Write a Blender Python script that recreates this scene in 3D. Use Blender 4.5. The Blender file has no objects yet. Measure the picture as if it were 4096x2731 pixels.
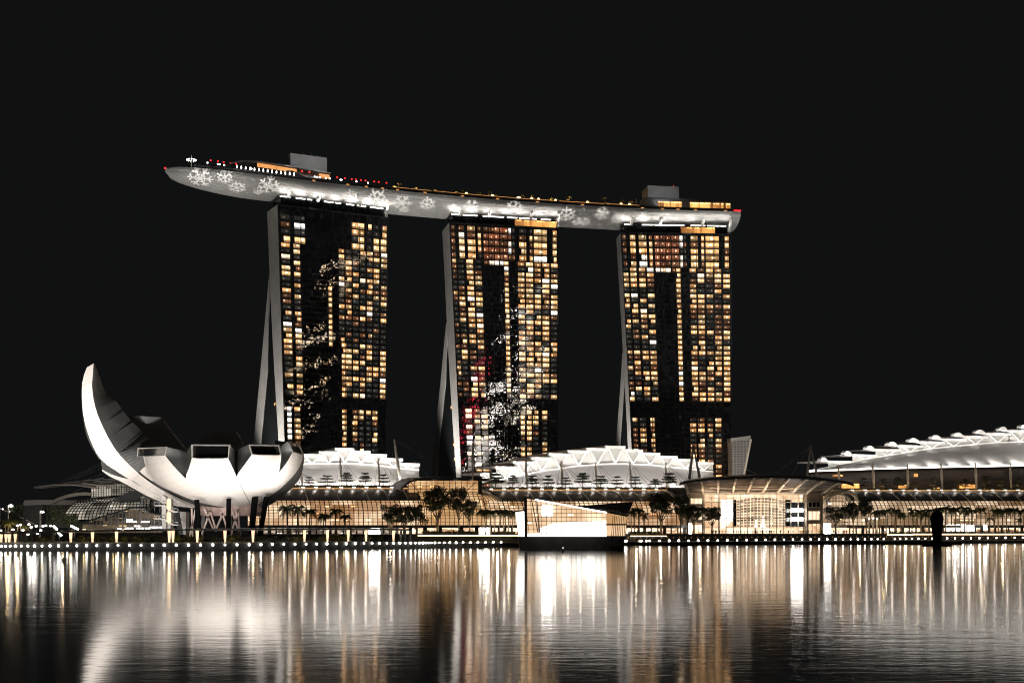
import bpy, math, random
import numpy as np
from mathutils import Vector
random.seed(7)
SC = bpy.context.scene
COL = SC.collection
F, HY, CX, CZ = 5200.0, 2125.0, 2048.0, 6.1      # focal (photo px), horizon row, centre column, eye height
R = math.radians

def P(px, py, D):
    return Vector(((px-CX)/F*D, D, CZ+(HY-py)/F*D))
def lerp(a, b, t): return a+(b-a)*t
def interp(tab, x):
    if x <= tab[0][0]: return tab[0][1]
    for (a, b), (c, d) in zip(tab, tab[1:]):
        if x <= c: return b+(d-b)*(x-a)/(c-a)
    return tab[-1][1]

# ------------------------------------------------------------------ mesh builder
class MB:
    def __init__(s): s.v=[]; s.f=[]; s.uv=[]; s.mi=[]
    def face(s, pts, uv=None, m=0):
        n=len(s.v); s.v.extend([tuple(p) for p in pts]); s.f.append(tuple(range(n,n+len(pts))))
        s.uv.append(uv if uv else [(0,0)]*len(pts)); s.mi.append(m)
    def grid(s, fn, nu, nv, uvfn=None, m=0):
        n=len(s.v)
        for j in range(nv+1):
            for i in range(nu+1): s.v.append(tuple(fn(i/nu,j/nv)))
        g=uvfn or (lambda u,v:(u,v))
        for j in range(nv):
            for i in range(nu):
                a=n+j*(nu+1)+i
                s.f.append((a,a+1,a+nu+2,a+nu+1))
                s.uv.append([g(i/nu,j/nv),g((i+1)/nu,j/nv),g((i+1)/nu,(j+1)/nv),g(i/nu,(j+1)/nv)]); s.mi.append(m)
    def hexa(s, b, t, m=0):                     # two quads -> closed box
        n=len(s.v); s.v.extend([tuple(p) for p in list(b)+list(t)])
        for q in ((3,2,1,0),(4,5,6,7),(0,1,5,4),(1,2,6,5),(2,3,7,6),(3,0,4,7)):
            s.f.append(tuple(n+k for k in q)); s.uv.append([(0,0),(1,0),(1,1),(0,1)]); s.mi.append(m)
    def box(s, c, sx, sy, sz, rz=0, m=0):
        c=Vector(c); ca,sa=math.cos(rz),math.sin(rz)
        def q(x,y,z): return (c.x+x*ca-y*sa, c.y+x*sa+y*ca, c.z+z)
        x,y,z=sx/2,sy/2,sz/2
        s.hexa([q(-x,-y,-z),q(x,-y,-z),q(x,y,-z),q(-x,y,-z)],[q(-x,-y,z),q(x,-y,z),q(x,y,z),q(-x,y,z)],m)
    def bar(s, p, q, w, h=None, m=0, w2=None):
        p=Vector(p); q=Vector(q); d=(q-p)
        if d.length<1e-6: return
        d.normalize(); up=Vector((0,0,1)) if abs(d.z)<.95 else Vector((0,1,0))
        a=d.cross(up).normalized(); b=a.cross(d).normalized(); h=h or w
        w2=w if w2 is None else w2; k=w2/w
        def r(o,e): return [o-a*w/2*e-b*h/2*e,o+a*w/2*e-b*h/2*e,o+a*w/2*e+b*h/2*e,o-a*w/2*e+b*h/2*e]
        s.hexa(r(p,1),r(q,k),m)
    def path(s, pts, w, h=None, m=0):
        for a,b in zip(pts,pts[1:]): s.bar(a,b,w,h,m)
    def tube(s, pts, rad, n=6, m=0):
        pts=[Vector(p) for p in pts]; rings=[]
        for i,p in enumerate(pts):
            d=(pts[min(i+1,len(pts)-1)]-pts[max(i-1,0)]).normalized()
            up=Vector((0,0,1)) if abs(d.z)<.9 else Vector((0,1,0))
            a=d.cross(up).normalized(); b=a.cross(d)
            r=rad[i] if isinstance(rad,(list,tuple)) else rad
            k=len(s.v); s.v.extend([tuple(p+(a*math.cos(t)+b*math.sin(t))*r) for t in [2*math.pi*j/n for j in range(n)]]); rings.append(k)
        for k,l in zip(rings,rings[1:]):
            for j in range(n):
                s.f.append((k+j,k+(j+1)%n,l+(j+1)%n,l+j)); s.uv.append([(0,0)]*4); s.mi.append(m)
        for k,rv in ((rings[0],True),(rings[-1],False)):
            q=tuple(range(k,k+n)); s.f.append(q[::-1] if rv else q); s.uv.append([(0,0)]*n); s.mi.append(m)
    def lathe(s, c, prof, n=12, m=0, sx=1, sy=1):
        c=Vector(c); k=len(s.v)
        for r,z in prof:
            for j in range(n):
                t=2*math.pi*j/n; s.v.append((c.x+r*sx*math.cos(t),c.y+r*sy*math.sin(t),c.z+z))
        for i in range(len(prof)-1):
            for j in range(n):
                a=k+i*n+j; b=k+i*n+(j+1)%n
                s.f.append((a,b,b+n,a+n)); s.uv.append([(0,0)]*4); s.mi.append(m)
        for i,rv in ((0,True),(len(prof)-1,False)):
            q=tuple(range(k+i*n,k+i*n+n)); s.f.append(q[::-1] if rv else q); s.uv.append([(0,0)]*n); s.mi.append(m)
    def prism(s, pts, D, t, m=0, dx=0.0):       # outline at depth D, thickness t going back
        a=[P(x,y,D) for x,y in pts]; b=[p+Vector((dx*t,t,0)) for p in a]; n=len(a)
        s.face(a,[(p.x,p.z) for p in a],m); s.face(b[::-1],None,m)
        for i in range(n):
            j=(i+1)%n; s.face([a[j],a[i],b[i],b[j]],None,m)

WLOC={}
def build(name, mb, mats, parent=None, smooth=False):
    off=Vector((0,0,0))
    if parent is not None: off=WLOC.get(parent.name,Vector((0,0,0)))
    me=bpy.data.meshes.new(name)
    vs=[(v[0]-off.x,v[1]-off.y,v[2]-off.z) for v in mb.v]
    me.from_pydata(vs,[],mb.f)
    uv=me.uv_layers.new(name='UVMap')
    flat=[c for f in mb.uv for u in f for c in u]
    uv.data.foreach_set('uv',flat)
    if not isinstance(mats,(list,tuple)): mats=[mats]
    for m in mats: me.materials.append(m)
    me.polygons.foreach_set('material_index',mb.mi)
    if smooth: me.polygons.foreach_set('use_smooth',[True]*len(me.polygons))
    me.update()
    o=bpy.data.objects.new(name,me); COL.objects.link(o)
    if parent is not None: o.parent=parent; WLOC[o.name]=off
    return o
def tag(o,label=None,cat=None,group=None,kind=None):
    if label: o['label']=label
    if cat: o['category']=cat
    if group: o['group']=group
    if kind: o['kind']=kind
    return o
def thing(name,label,cat,loc=(0,0,0),group=None):
    o=bpy.data.objects.new(name,None); COL.objects.link(o); o.location=loc; o.empty_display_size=1
    WLOC[o.name]=Vector(loc)
    return tag(o,label,cat,group)
def dup(root, loc, label=None, group=None, rz=0, sc=1.0):
    r=root.copy(); COL.objects.link(r); r.location=loc; r.rotation_euler=(0,0,rz)
    r.scale=(sc,sc,sc) if not isinstance(sc,(tuple,list)) else sc
    if label: r['label']=label
    if group: r['group']=group
    for ch in list(root.children):
        c=ch.copy(); COL.objects.link(c); c.parent=r
        for g in ch.children:
            d=g.copy(); COL.objects.link(d); d.parent=c
    return r
def place(proto, used, loc, label, group, rz=0, sc=1.0):
    """first call moves the proto itself, later calls copy it"""
    if proto.name not in used:
        used.add(proto.name); proto.location=loc; proto.rotation_euler=(0,0,rz)
        proto.scale=(sc,sc,sc) if not isinstance(sc,(tuple,list)) else sc
        proto['label']=label; proto['group']=group; return proto
    return dup(proto,loc,label,group,rz,sc)
USED=set()

# ------------------------------------------------------------------ materials
class NT:
    def __init__(s, tree): s.t=tree; s.n=tree.nodes; s.l=tree.links
    def node(s, typ, **kw):
        n=s.n.new(typ)
        for k,v in kw.items(): setattr(n,k,v)
        return n
    def inp(s, sock, v):
        if isinstance(v,(int,float)): sock.default_value=v
        elif isinstance(v,(tuple,list)): sock.default_value=v if len(v)==len(sock.default_value) else tuple(v)+(1,)
        else: s.l.new(v,sock)
    def m(s, op, a, b=None, c=None):
        n=s.node('ShaderNodeMath',operation=op); s.inp(n.inputs[0],a)
        if b is not None: s.inp(n.inputs[1],b)
        if c is not None: s.inp(n.inputs[2],c)
        return n.outputs[0]
    def mix(s, f, a, b):
        n=s.node('ShaderNodeMix',data_type='RGBA'); s.inp(n.inputs[0],f); s.inp(n.inputs[6],a); s.inp(n.inputs[7],b); return n.outputs[2]
    def xyz(s, v):
        n=s.node('ShaderNodeSeparateXYZ'); s.l.new(v,n.inputs[0]); return n.outputs
    def comb(s, x, y, z=0.0):
        n=s.node('ShaderNodeCombineXYZ'); s.inp(n.inputs[0],x); s.inp(n.inputs[1],y); s.inp(n.inputs[2],z); return n.outputs[0]
    def noise(s, vec, scale, detail=2.0, rough=.5):
        n=s.node('ShaderNodeTexNoise'); s.l.new(vec,n.inputs['Vector']); n.inputs['Scale'].default_value=scale
        n.inputs['Detail'].default_value=detail; n.inputs['Roughness'].default_value=rough; return n.outputs['Fac']
    def white(s, vec):
        n=s.node('ShaderNodeTexWhiteNoise',noise_dimensions='3D'); s.l.new(vec,n.inputs['Vector']); return n.outputs['Value']
    def uv(s): return s.node('ShaderNodeTexCoord').outputs['UV']
    def obj(s): return s.node('ShaderNodeTexCoord').outputs['Object']
    def step(s, a, b): return s.m('GREATER_THAN',a,b)
    def ramp(s, a, lo, hi):
        n=s.node('ShaderNodeMapRange'); s.inp(n.inputs[0],a); n.inputs[1].default_value=lo; n.inputs[2].default_value=hi; return n.outputs[0]
    def bump(s, h, strength, dist):
        n=s.node('ShaderNodeBump'); s.l.new(h,n.inputs['Height']); n.inputs['Strength'].default_value=strength; n.inputs['Distance'].default_value=dist; return n.outputs[0]
def newmat(name):
    m=bpy.data.materials.new(name); m.use_nodes=True
    t=NT(m.node_tree); b=m.node_tree.nodes['Principled BSDF']
    return m,t,b
def noemit(m):
    try: m.cycles.emission_sampling='NONE'
    except Exception: pass
    return m
def plain(name, col, rough=.6, metal=0.0, var=.25, scale=.4, bump=0.0):
    m,t,b=newmat(name); n=t.noise(t.obj(),scale,4)
    c0=tuple(max(0,x*(1-var)) for x in col); c1=tuple(min(1,x*(1+var)) for x in col)
    t.l.new(t.mix(t.ramp(n,.3,.7),c0,c1),b.inputs['Base Color'])
    b.inputs['Roughness'].default_value=rough; b.inputs['Metallic'].default_value=metal
    if bump: t.l.new(t.bump(n,bump,.3),b.inputs['Normal'])
    return m
def glow(name, col, strength, sample=False):
    m,t,b=newmat(name); b.inputs['Base Color'].default_value=(.02,.02,.02,1)
    n=t.noise(t.obj(),.35,2)
    b.inputs['Emission Color'].default_value=col+(1,)
    e=t.m('MULTIPLY_ADD',n,strength*.4,strength*.8); t.l.new(e,b.inputs['Emission Strength'])
    if not sample: noemit(m)
    return m

M={}
M['concrete']=plain('pale_concrete',(.42,.40,.38),.7,scale=.15,var=.12)
M['white']=plain('white_paint',(.86,.84,.80),.5,var=.04)
M['membrane']=plain('white_membrane',(.52,.50,.47),.6,var=.05,scale=.15)
M['dark']=plain('dark_metal',(.03,.03,.032),.5)
M['darker']=plain('dark_frame',(.012,.012,.013),.5)
M['grey']=plain('grey_metal',(.22,.22,.22),.45,metal=.3)
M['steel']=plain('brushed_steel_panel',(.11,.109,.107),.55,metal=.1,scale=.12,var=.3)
M['louvre']=plain('dark_louvre',(.10,.09,.085),.4,scale=.2)
M['wood']=plain('timber_soffit',(.05,.03,.018),.6,scale=.3)
M['beige']=plain('beige_stone',(.36,.29,.22),.75,scale=.3,var=.1)
M['rib']=plain('cream_rib',(.74,.66,.56),.5,var=.05)
M['pink']=plain('pinkish_steel',(.50,.36,.32),.5)
M['leaf']=plain('dark_foliage',(.045,.055,.026),.6,scale=.8,var=.6)
M['leaf2']=plain('bright_foliage',(.10,.105,.03),.6,scale=.8,var=.5)
M['palm_leaf']=plain('palm_foliage',(.07,.08,.03),.5,scale=.8,var=.5)
M['bark']=plain('bark',(.12,.09,.06),.8,scale=2)
M['stone']=plain('quay_stone',(.026,.026,.025),.8,scale=.5,var=.3,bump=.2)
M['deck']=plain('promenade_paving',(.10,.094,.075),.8,scale=.6)
M['ground']=plain('ground_paving',(.12,.115,.10),.85,scale=.1)
M['island']=plain('dark_island_wall',(.035,.036,.038),.7,scale=.3,var=.3)
M['cloth']=plain('dark_clothing',(.03,.028,.027),.8)
M['black']=plain('black_paint',(.004,.004,.004),.95); M['black'].node_tree.nodes['Principled BSDF'].inputs['IOR'].default_value=1.08
M['globe']=glow('white_lamp_globe',(1,.95,.86),13,True)
M['led']=glow('white_led_strip',(1,.95,.88),5)
M['warmled']=glow('warm_led_strip',(1,.66,.36),3.2)
M['amberline']=glow('amber_strip_light',(1,.50,.16),.62)
M['bulb']=glow('white_bulb',(1,.94,.85),6)
M['warmbulb']=glow('warm_bulb',(1,.62,.25),4)
M['red']=glow('red_lamp',(1,.02,.02),3)
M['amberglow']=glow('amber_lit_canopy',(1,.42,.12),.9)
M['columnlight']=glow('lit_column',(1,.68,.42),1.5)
M['sign']=glow('white_lit_sign',(1,.97,.93),9)
M['bigsign']=glow('bright_white_panel',(1,.96,.9),24,True)

def interior(name, lo, hi, strength, cu, cv, spots=.12, spotgain=3.0, floors=None, seed=0.0, lowboost=0.0, vlow=0, vhigh=1):
    """lit rooms seen through glass: back walls, shelves and ceiling lamps, all of them giving off light (UV in metres)"""
    m,t,b=newmat(name); b.inputs['Base Color'].default_value=(.02,.02,.02,1)
    s=t.xyz(t.uv()); u=t.m('DIVIDE',s[0],cu); v=t.m('DIVIDE',s[1],cv)
    cell=t.comb(t.m('FLOOR',u),t.m('FLOOR',v),seed); w=t.white(cell)
    cell2=t.comb(t.m('FLOOR',t.m('DIVIDE',u,4.3)),t.m('FLOOR',v),seed+5); w2=t.white(cell2)
    n=t.noise(t.comb(s[0],s[1],seed),.35,3,.6)
    k=t.m('ADD',t.m('MULTIPLY',w,.22),t.m('ADD',t.m('MULTIPLY',w2,.55),t.m('MULTIPLY',n,.42)))
    col=t.mix(t.ramp(k,.25,.9),lo,hi)
    fu=t.m('SUBTRACT',t.m('FRACT',u),.5); fv=t.m('SUBTRACT',t.m('FRACT',v),.82)
    lamp=t.m('MULTIPLY',t.m('LESS_THAN',t.m('ABSOLUTE',fu),.36),t.m('LESS_THAN',t.m('ABSOLUTE',fv),.09))
    lamp=t.m('MULTIPLY',lamp,t.step(t.white(t.comb(t.m('FLOOR',u),t.m('FLOOR',v),seed+9)),1-spots))
    e=t.m('MULTIPLY',t.m('ADD',.45,k),strength)
    e=t.m('ADD',e,t.m('MULTIPLY',lamp,spotgain))
    t.l.new(col,b.inputs['Emission Color']); t.l.new(e,b.inputs['Emission Strength'])
    return noemit(m)
M['mall']=interior('lit_mall_interior',(.55,.25,.09),(1,.72,.46),.90,2.6,3.2,.16,3.2)
M['mallr']=interior('lit_mall_interior_right',(.40,.22,.10),(1,.74,.49),.72,2.6,3.2,.16,3.0,seed=3)
M['atrium']=interior('lit_atrium_interior',(.75,.38,.14),(1,.68,.38),.88,3.2,4.0,.05,2.0,seed=7)
M['shops']=interior('lit_shop_fronts',(.38,.18,.08),(1,.78,.54),1.6,2.2,1.5,.42,8,seed=11)
M['shopsdim']=interior('half_lit_shop_fronts',(.05,.04,.04),(1,.76,.56),.55,1.8,1.4,.25,5,seed=13)
M['hall']=interior('lit_entrance_hall',(.72,.39,.18),(1,.78,.56),1.3,3.0,3.4,.16,4,seed=17)
M['drum']=interior('lit_glass_drum',(.05,.045,.04),(.85,.66,.48),.55,2.2,2.6,.12,2.5,seed=19)
M['dome']=interior('lit_dome_interior',(.10,.09,.07),(.90,.80,.66),.50,2.2,2.2,.06,2,seed=23)
M['pavlow']=interior('bright_pavilion_floor',(1,.82,.64),(1,.96,.90),2.6,3.0,3.0,.3,10,seed=29)
M['pavhigh']=interior('lit_pavilion_upper_floor',(.75,.38,.15),(1,.74,.48),1.0,2.4,2.6,.15,3,seed=31)
M['terrace_int']=interior('dim_terrace_interior',(.002,.002,.002),(.06,.03,.012),.25,4.5,2.6,.06,1.2,seed=37)
M['deckbar']=interior('lit_deck_restaurant',(.20,.06,.012),(1,.46,.12),1.2,1.6,3.4,.6,4,seed=41)
M['crowd']=interior('dim_street_lights',(.01,.008,.006),(.6,.4,.2),.2,2.0,1.4,.22,7,seed=43)

def window_mat(name, col, strength, dim=.35):
    m,t,b=newmat(name); b.inputs['Base Color'].default_value=(.02,.015,.01,1); b.inputs['IOR'].default_value=2.6; b.inputs['Roughness'].default_value=.04
    oi=t.node('ShaderNodeObjectInfo').outputs['Random']; ge=t.node('ShaderNodeNewGeometry').outputs['Random Per Island']
    r=t.m('FRACT',t.m('ADD',oi,t.m('MULTIPLY',ge,7.31)))
    r2=t.m('FRACT',t.m('MULTIPLY',r,57.3)); r3=t.m('FRACT',t.m('MULTIPLY',r,191.7))
    s=t.xyz(t.uv())
    n=t.noise(t.comb(t.m('ADD',s[0],t.m('MULTIPLY',r,50)),s[1],r2),3.6,2,.6)
    n2=t.noise(t.comb(t.m('ADD',t.m('MULTIPLY',s[0],3.0),t.m('MULTIPLY',r,90)),t.m('MULTIPLY',s[1],.4),r3),2.2,1)
    du=t.m('SUBTRACT',s[0],t.m('MULTIPLY_ADD',r2,.7,.15)); dv=t.m('SUBTRACT',s[1],t.m('MULTIPLY_ADD',r3,.35,.45))
    d=t.m('SQRT',t.m('ADD',t.m('MULTIPLY',t.m('MULTIPLY',du,du),2.2),t.m('MULTIPLY',dv,dv)))
    lamp=t.m('POWER',t.ramp(d,.30,.02),2.0)
    furn=t.m('MULTIPLY',t.m('LESS_THAN',s[1],t.m('MULTIPLY',n,.62)),.75)
    mull=t.m('LESS_THAN',t.m('ABSOLUTE',t.m('SUBTRACT',t.m('FRACT',t.m('MULTIPLY',s[0],3.0)),.5)),.44)
    e=t.m('ADD',t.m('MULTIPLY',t.m('ADD',t.m('MULTIPLY',n,.9),t.m('MULTIPLY',n2,.55)),.9),t.m('MULTIPLY',lamp,6.0))
    e=t.m('MULTIPLY',e,t.m('SUBTRACT',1.0,furn)); e=t.m('MULTIPLY',e,t.m('MULTIPLY_ADD',mull,.7,.3))
    gain=t.m('MULTIPLY_ADD',t.m('POWER',r,1.2),1.45-dim,dim)
    col=t.mix(r3,tuple(col[i]*(1,.78,.6)[i] for i in range(3)),tuple(min(1,col[i]*(1,1.28,1.9)[i]) for i in range(3)))
    t.l.new(t.mix(t.ramp(t.m('ADD',lamp,n),.3,1.5),col,(1,.78,.50)),b.inputs['Emission Color'])
    t.l.new(t.m('MULTIPLY',t.m('MULTIPLY',e,gain),strength),b.inputs['Emission Strength'])
    return noemit(m)
M['win']=window_mat('lit_hotel_room',(1,.49,.14),1.75)
M['windim']=window_mat('dim_hotel_room',(.8,.26,.08),.30)
M['wincurt']=window_mat('unlit_curtain_glow',(.85,.92,1),.040,.5)  # unlit curtained panes: city light on them put in as faint emission
M['winred']=window_mat('red_brown_suite',(.85,.20,.06),.62)
M['winwhite']=window_mat('bright_hotel_room',(1,.86,.66),2.6,.8)

def glass_facade():
    m,t,b=newmat('dark_curtain_wall_glass')
    s=t.xyz(t.uv()); c=t.comb(t.m('FLOOR',t.m('DIVIDE',s[0],1.4)),t.m('FLOOR',t.m('DIVIDE',s[1],3.18)),2)
    w=t.white(c)
    t.l.new(t.mix(t.ramp(w,.2,.9),(.006,.0065,.007),(.05,.052,.055)),b.inputs['Base Color'])
    b.inputs['Roughness'].default_value=.01; b.inputs['IOR'].default_value=3.0
    n=t.noise(t.comb(t.m('MULTIPLY',s[0],1.0),t.m('MULTIPLY',s[1],.8),t.m('MULTIPLY',w,9)),.22,2,.4)
    t.l.new(t.bump(n,1.0,.022),b.inputs['Normal'])
    return m
M['glass']=glass_facade()
M['darkglass']=plain('dark_glass',(.012,.013,.014),.08)
M['ventglass']=plain('black_skylight_glass',(.004,.004,.004),.12)

def hull_mat():
    m,t,b=newmat('pale_hull_cladding')
    s=t.xyz(t.uv()); u=s[0]; v=s[1]
    def line(x, per, wd): return t.m('LESS_THAN',t.m('ABSOLUTE',t.m('SUBTRACT',t.m('FRACT',t.m('DIVIDE',x,per)),.5)),wd/per/2)
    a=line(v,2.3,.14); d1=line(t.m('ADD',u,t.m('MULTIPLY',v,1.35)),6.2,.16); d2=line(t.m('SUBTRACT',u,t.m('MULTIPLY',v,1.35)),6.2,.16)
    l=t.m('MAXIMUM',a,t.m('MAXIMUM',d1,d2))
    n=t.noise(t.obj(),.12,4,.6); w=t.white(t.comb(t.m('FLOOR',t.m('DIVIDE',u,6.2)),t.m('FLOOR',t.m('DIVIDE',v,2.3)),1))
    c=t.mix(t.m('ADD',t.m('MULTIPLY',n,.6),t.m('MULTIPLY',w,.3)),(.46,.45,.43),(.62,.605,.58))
    row=t.m('FLOOR',t.m('DIVIDE',v,2.3)); hi=t.m('COMPARE',row,1.0,.1); c=t.mix(hi,t.mix(.28,c,(.2,.2,.2)),(.70,.69,.66))  # one row lightened: the hull's brighter band of light put into the colour
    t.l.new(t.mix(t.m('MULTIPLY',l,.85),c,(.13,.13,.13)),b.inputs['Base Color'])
    b.inputs['Roughness'].default_value=.5
    return m
M['hull']=hull_mat()
def petal_mat():
    m,t,b=newmat('white_petal_cladding')
    n=t.noise(t.obj(),.09,4,.6)
    s=t.xyz(t.uv()); ln=t.m('MAXIMUM',t.m('LESS_THAN',t.m('FRACT',t.m('MULTIPLY',s[0],4.0)),.03),t.m('LESS_THAN',t.m('FRACT',t.m('MULTIPLY',s[1],11.0)),.045))
    st=t.noise(t.comb(t.m('MULTIPLY',s[0],9.0),s[1],0.0),1.6,3,.6); c=t.mix(t.ramp(n,.3,.7),(.70,.645,.60),(.78,.725,.68)); c=t.mix(t.m('MULTIPLY',t.ramp(st,.5,.85),.22),c,(.45,.41,.38))
    t.l.new(t.mix(t.m('MULTIPLY',ln,.35),c,(.30,.28,.26)),b.inputs['Base Color']); b.inputs['Roughness'].default_value=.45
    return m
M['petal']=petal_mat()
def corrug():
    m,t,b=newmat('perforated_white_roof')
    s=t.xyz(t.uv()); w=t.node('ShaderNodeTexWave'); t.l.new(t.comb(s[0],s[1],0),w.inputs['Vector']); w.inputs['Scale'].default_value=.55
    n=t.noise(t.obj(),.06,3)
    t.l.new(t.mix(t.m('MULTIPLY',w.outputs['Fac'],.5),t.mix(n,(.50,.48,.455),(.62,.595,.56)),(.38,.365,.345)),b.inputs['Base Color'])
    b.inputs['Roughness'].default_value=.55
    return m
M['shell']=corrug()
def water():
    m,t,b=newmat('dark_bay_water')
    b.inputs['Base Color'].default_value=(.004,.0045,.005,1)
    b.inputs['Roughness'].default_value=.082; b.inputs['IOR'].default_value=2.0
    o=t.obj(); s=t.xyz(o)
    n1=t.noise(t.comb(t.m('MULTIPLY',s[0],.35),s[1],0.0),.55,3,.55)
    n2=t.noise(t.comb(t.m('MULTIPLY',s[0],.5),s[1],3.0),2.4,2,.5)
    big=t.ramp(t.noise(o,.012,3,.6),.35,.65)
    h=t.m('ADD',t.m('MULTIPLY',n1,.017),t.m('MULTIPLY',n2,.006))
    h=t.m('MULTIPLY',h,t.m('MULTIPLY_ADD',big,1.05,.35))
    t.l.new(t.bump(h,1.0,1.0),b.inputs['Normal'])
    return m
M['water']=water()

# ------------------------------------------------------------------ camera, sky, render
cam=bpy.data.cameras.new('camera'); co=bpy.data.objects.new('camera',cam); COL.objects.link(co)
co.location=(0,0,CZ); co.rotation_euler=(R(90),0,0); cam.sensor_width=36; cam.lens=36*F/4096
cam.shift_y=(HY-1365.5)/4096; cam.clip_start=1; cam.clip_end=30000; SC.camera=co
w=bpy.data.worlds.new('World'); SC.world=w; w.use_nodes=True
wt=NT(w.node_tree); bg=w.node_tree.nodes['Background']
bg.inputs[0].default_value=(.90,.94,1,1); bg.inputs[1].default_value=.0060
SC.view_settings.view_transform='Standard'; SC.view_settings.look='None'; SC.view_settings.exposure=0; SC.view_settings.gamma=1
SC.view_settings.use_curve_mapping=False
SC.cycles.use_denoising=True; SC.cycles.filter_width=1.1
SC.cycles.max_bounces=6; SC.cycles.diffuse_bounces=2; SC.cycles.glossy_bounces=4; SC.cycles.caustics_reflective=False
SC.cycles.sample_clamp_indirect=40; SC.cycles.use_light_tree=True
sl=bpy.data.lights.new('city_glow','SUN'); sl.energy=.07; sl.angle=R(60); sl.color=(1,.95,.9)
so=bpy.data.objects.new('city_glow',sl); COL.objects.link(so); so.rotation_euler=(R(55),0,R(-10))

LD={}
def light(kind, name, loc, target, energy, col=(1,.95,.88), angle=60, blend=.6, size=.5, sx=None, sy=None, key=None):
    k=key or (kind,name,energy,col,angle,blend,size,sx,sy)
    if k not in LD:
        d=bpy.data.lights.new(name,kind); d.energy=energy; d.color=col
        if kind=='SPOT': d.spot_size=R(angle); d.spot_blend=blend; d.shadow_soft_size=size
        elif kind=='POINT': d.shadow_soft_size=size
        elif kind=='AREA': d.shape='RECTANGLE'; d.size=sx; d.size_y=sy; d.spread=R(angle)
        LD[k]=d
    o=bpy.data.objects.new(name,LD[k]); COL.objects.link(o); o.location=loc
    if target is not None:
        d=Vector(target)-Vector(loc); o.rotation_euler=d.to_track_quat('-Z','Y').to_euler()
    return o
# ================================================================== SETTING
SHORE=[(-500,420),(0,414),(700,412),(1050,428),(1500,465),(2000,510),(2450,560),(2700,600),(3200,650),(4096,700),(4700,735)]
DECKZ=[(-500,2.7),(1500,2.6),(1800,2.0),(2700,1.6),(4700,1.6)]
def shore(px, back=0.0, z=None):
    D=interp(SHORE,px); p=Vector(((px-CX)/F*D,D,0)); q=Vector(((px+20-CX)/F*interp(SHORE,px+20),interp(SHORE,px+20),0))
    t=(q-p).normalized(); n=Vector((-t.y,t.x,0)); r=p+n*back; r.z=interp(DECKZ,px) if z is None else z; return r
PXS=list(range(-500,4701,50))
mb=MB(); mb.face([(-4000,-600,0),(4000,-600,0),(4000,760,0),(-4000,760,0)])
tag(build('water',mb,M['water']),kind='structure')
mb=MB(); mb.face([(-4000,470,1.45),(-4000,9000,1.45),(6000,9000,1.45),(6000,780,1.45),(380,780,1.45),(60,575,1.45),(-120,470,1.45)])
tag(build('ground',mb,M['ground']),kind='structure')
mb=MB()
for a,b in zip(PXS,PXS[1:]):
    mb.hexa([shore(a,0,-1),shore(b,0,-1),shore(b,1.2,-1),shore(a,1.2,-1)],[shore(a,0),shore(b,0),shore(b,1.2),shore(a,1.2)])
tag(build('quay_wall',mb,M['stone']),kind='structure')
mb=MB()
for a,b in zip(PXS,PXS[1:]):
    za=interp(DECKZ,a)+.02; zb=interp(DECKZ,b)+.02
    mb.face([shore(a,-.3,za),shore(b,-.3,zb),shore(b,16,zb),shore(a,16,za)])
    mb.face([shore(a,-.3,za-.5),shore(b,-.3,zb-.5),shore(b,-.3,zb),shore(a,-.3,za)])
tag(build('promenade',mb,M['deck']),kind='structure')
# left plaza and the raised promenade in front of the malls
LP=[p for p in PXS if p<=1700]; mb=MB()
for a,b in zip(LP,LP[1:]): mb.face([shore(a,15.9,2.6),shore(b,15.9,2.6),shore(b,330,2.6),shore(a,330,2.6)])
tag(build('plaza',mb,M['ground']),kind='structure')
UP=[p for p in PXS if p>=1650]; mb=MB()
for a,b in zip(UP,UP[1:]):
    mb.hexa([shore(a,14,1),shore(b,14,1),shore(b,250,1),shore(a,250,1)],[shore(a,14,5),shore(b,14,5),shore(b,250,5),shore(a,250,5)])
tag(build('upper_promenade',mb,M['stone']),kind='structure')

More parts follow.
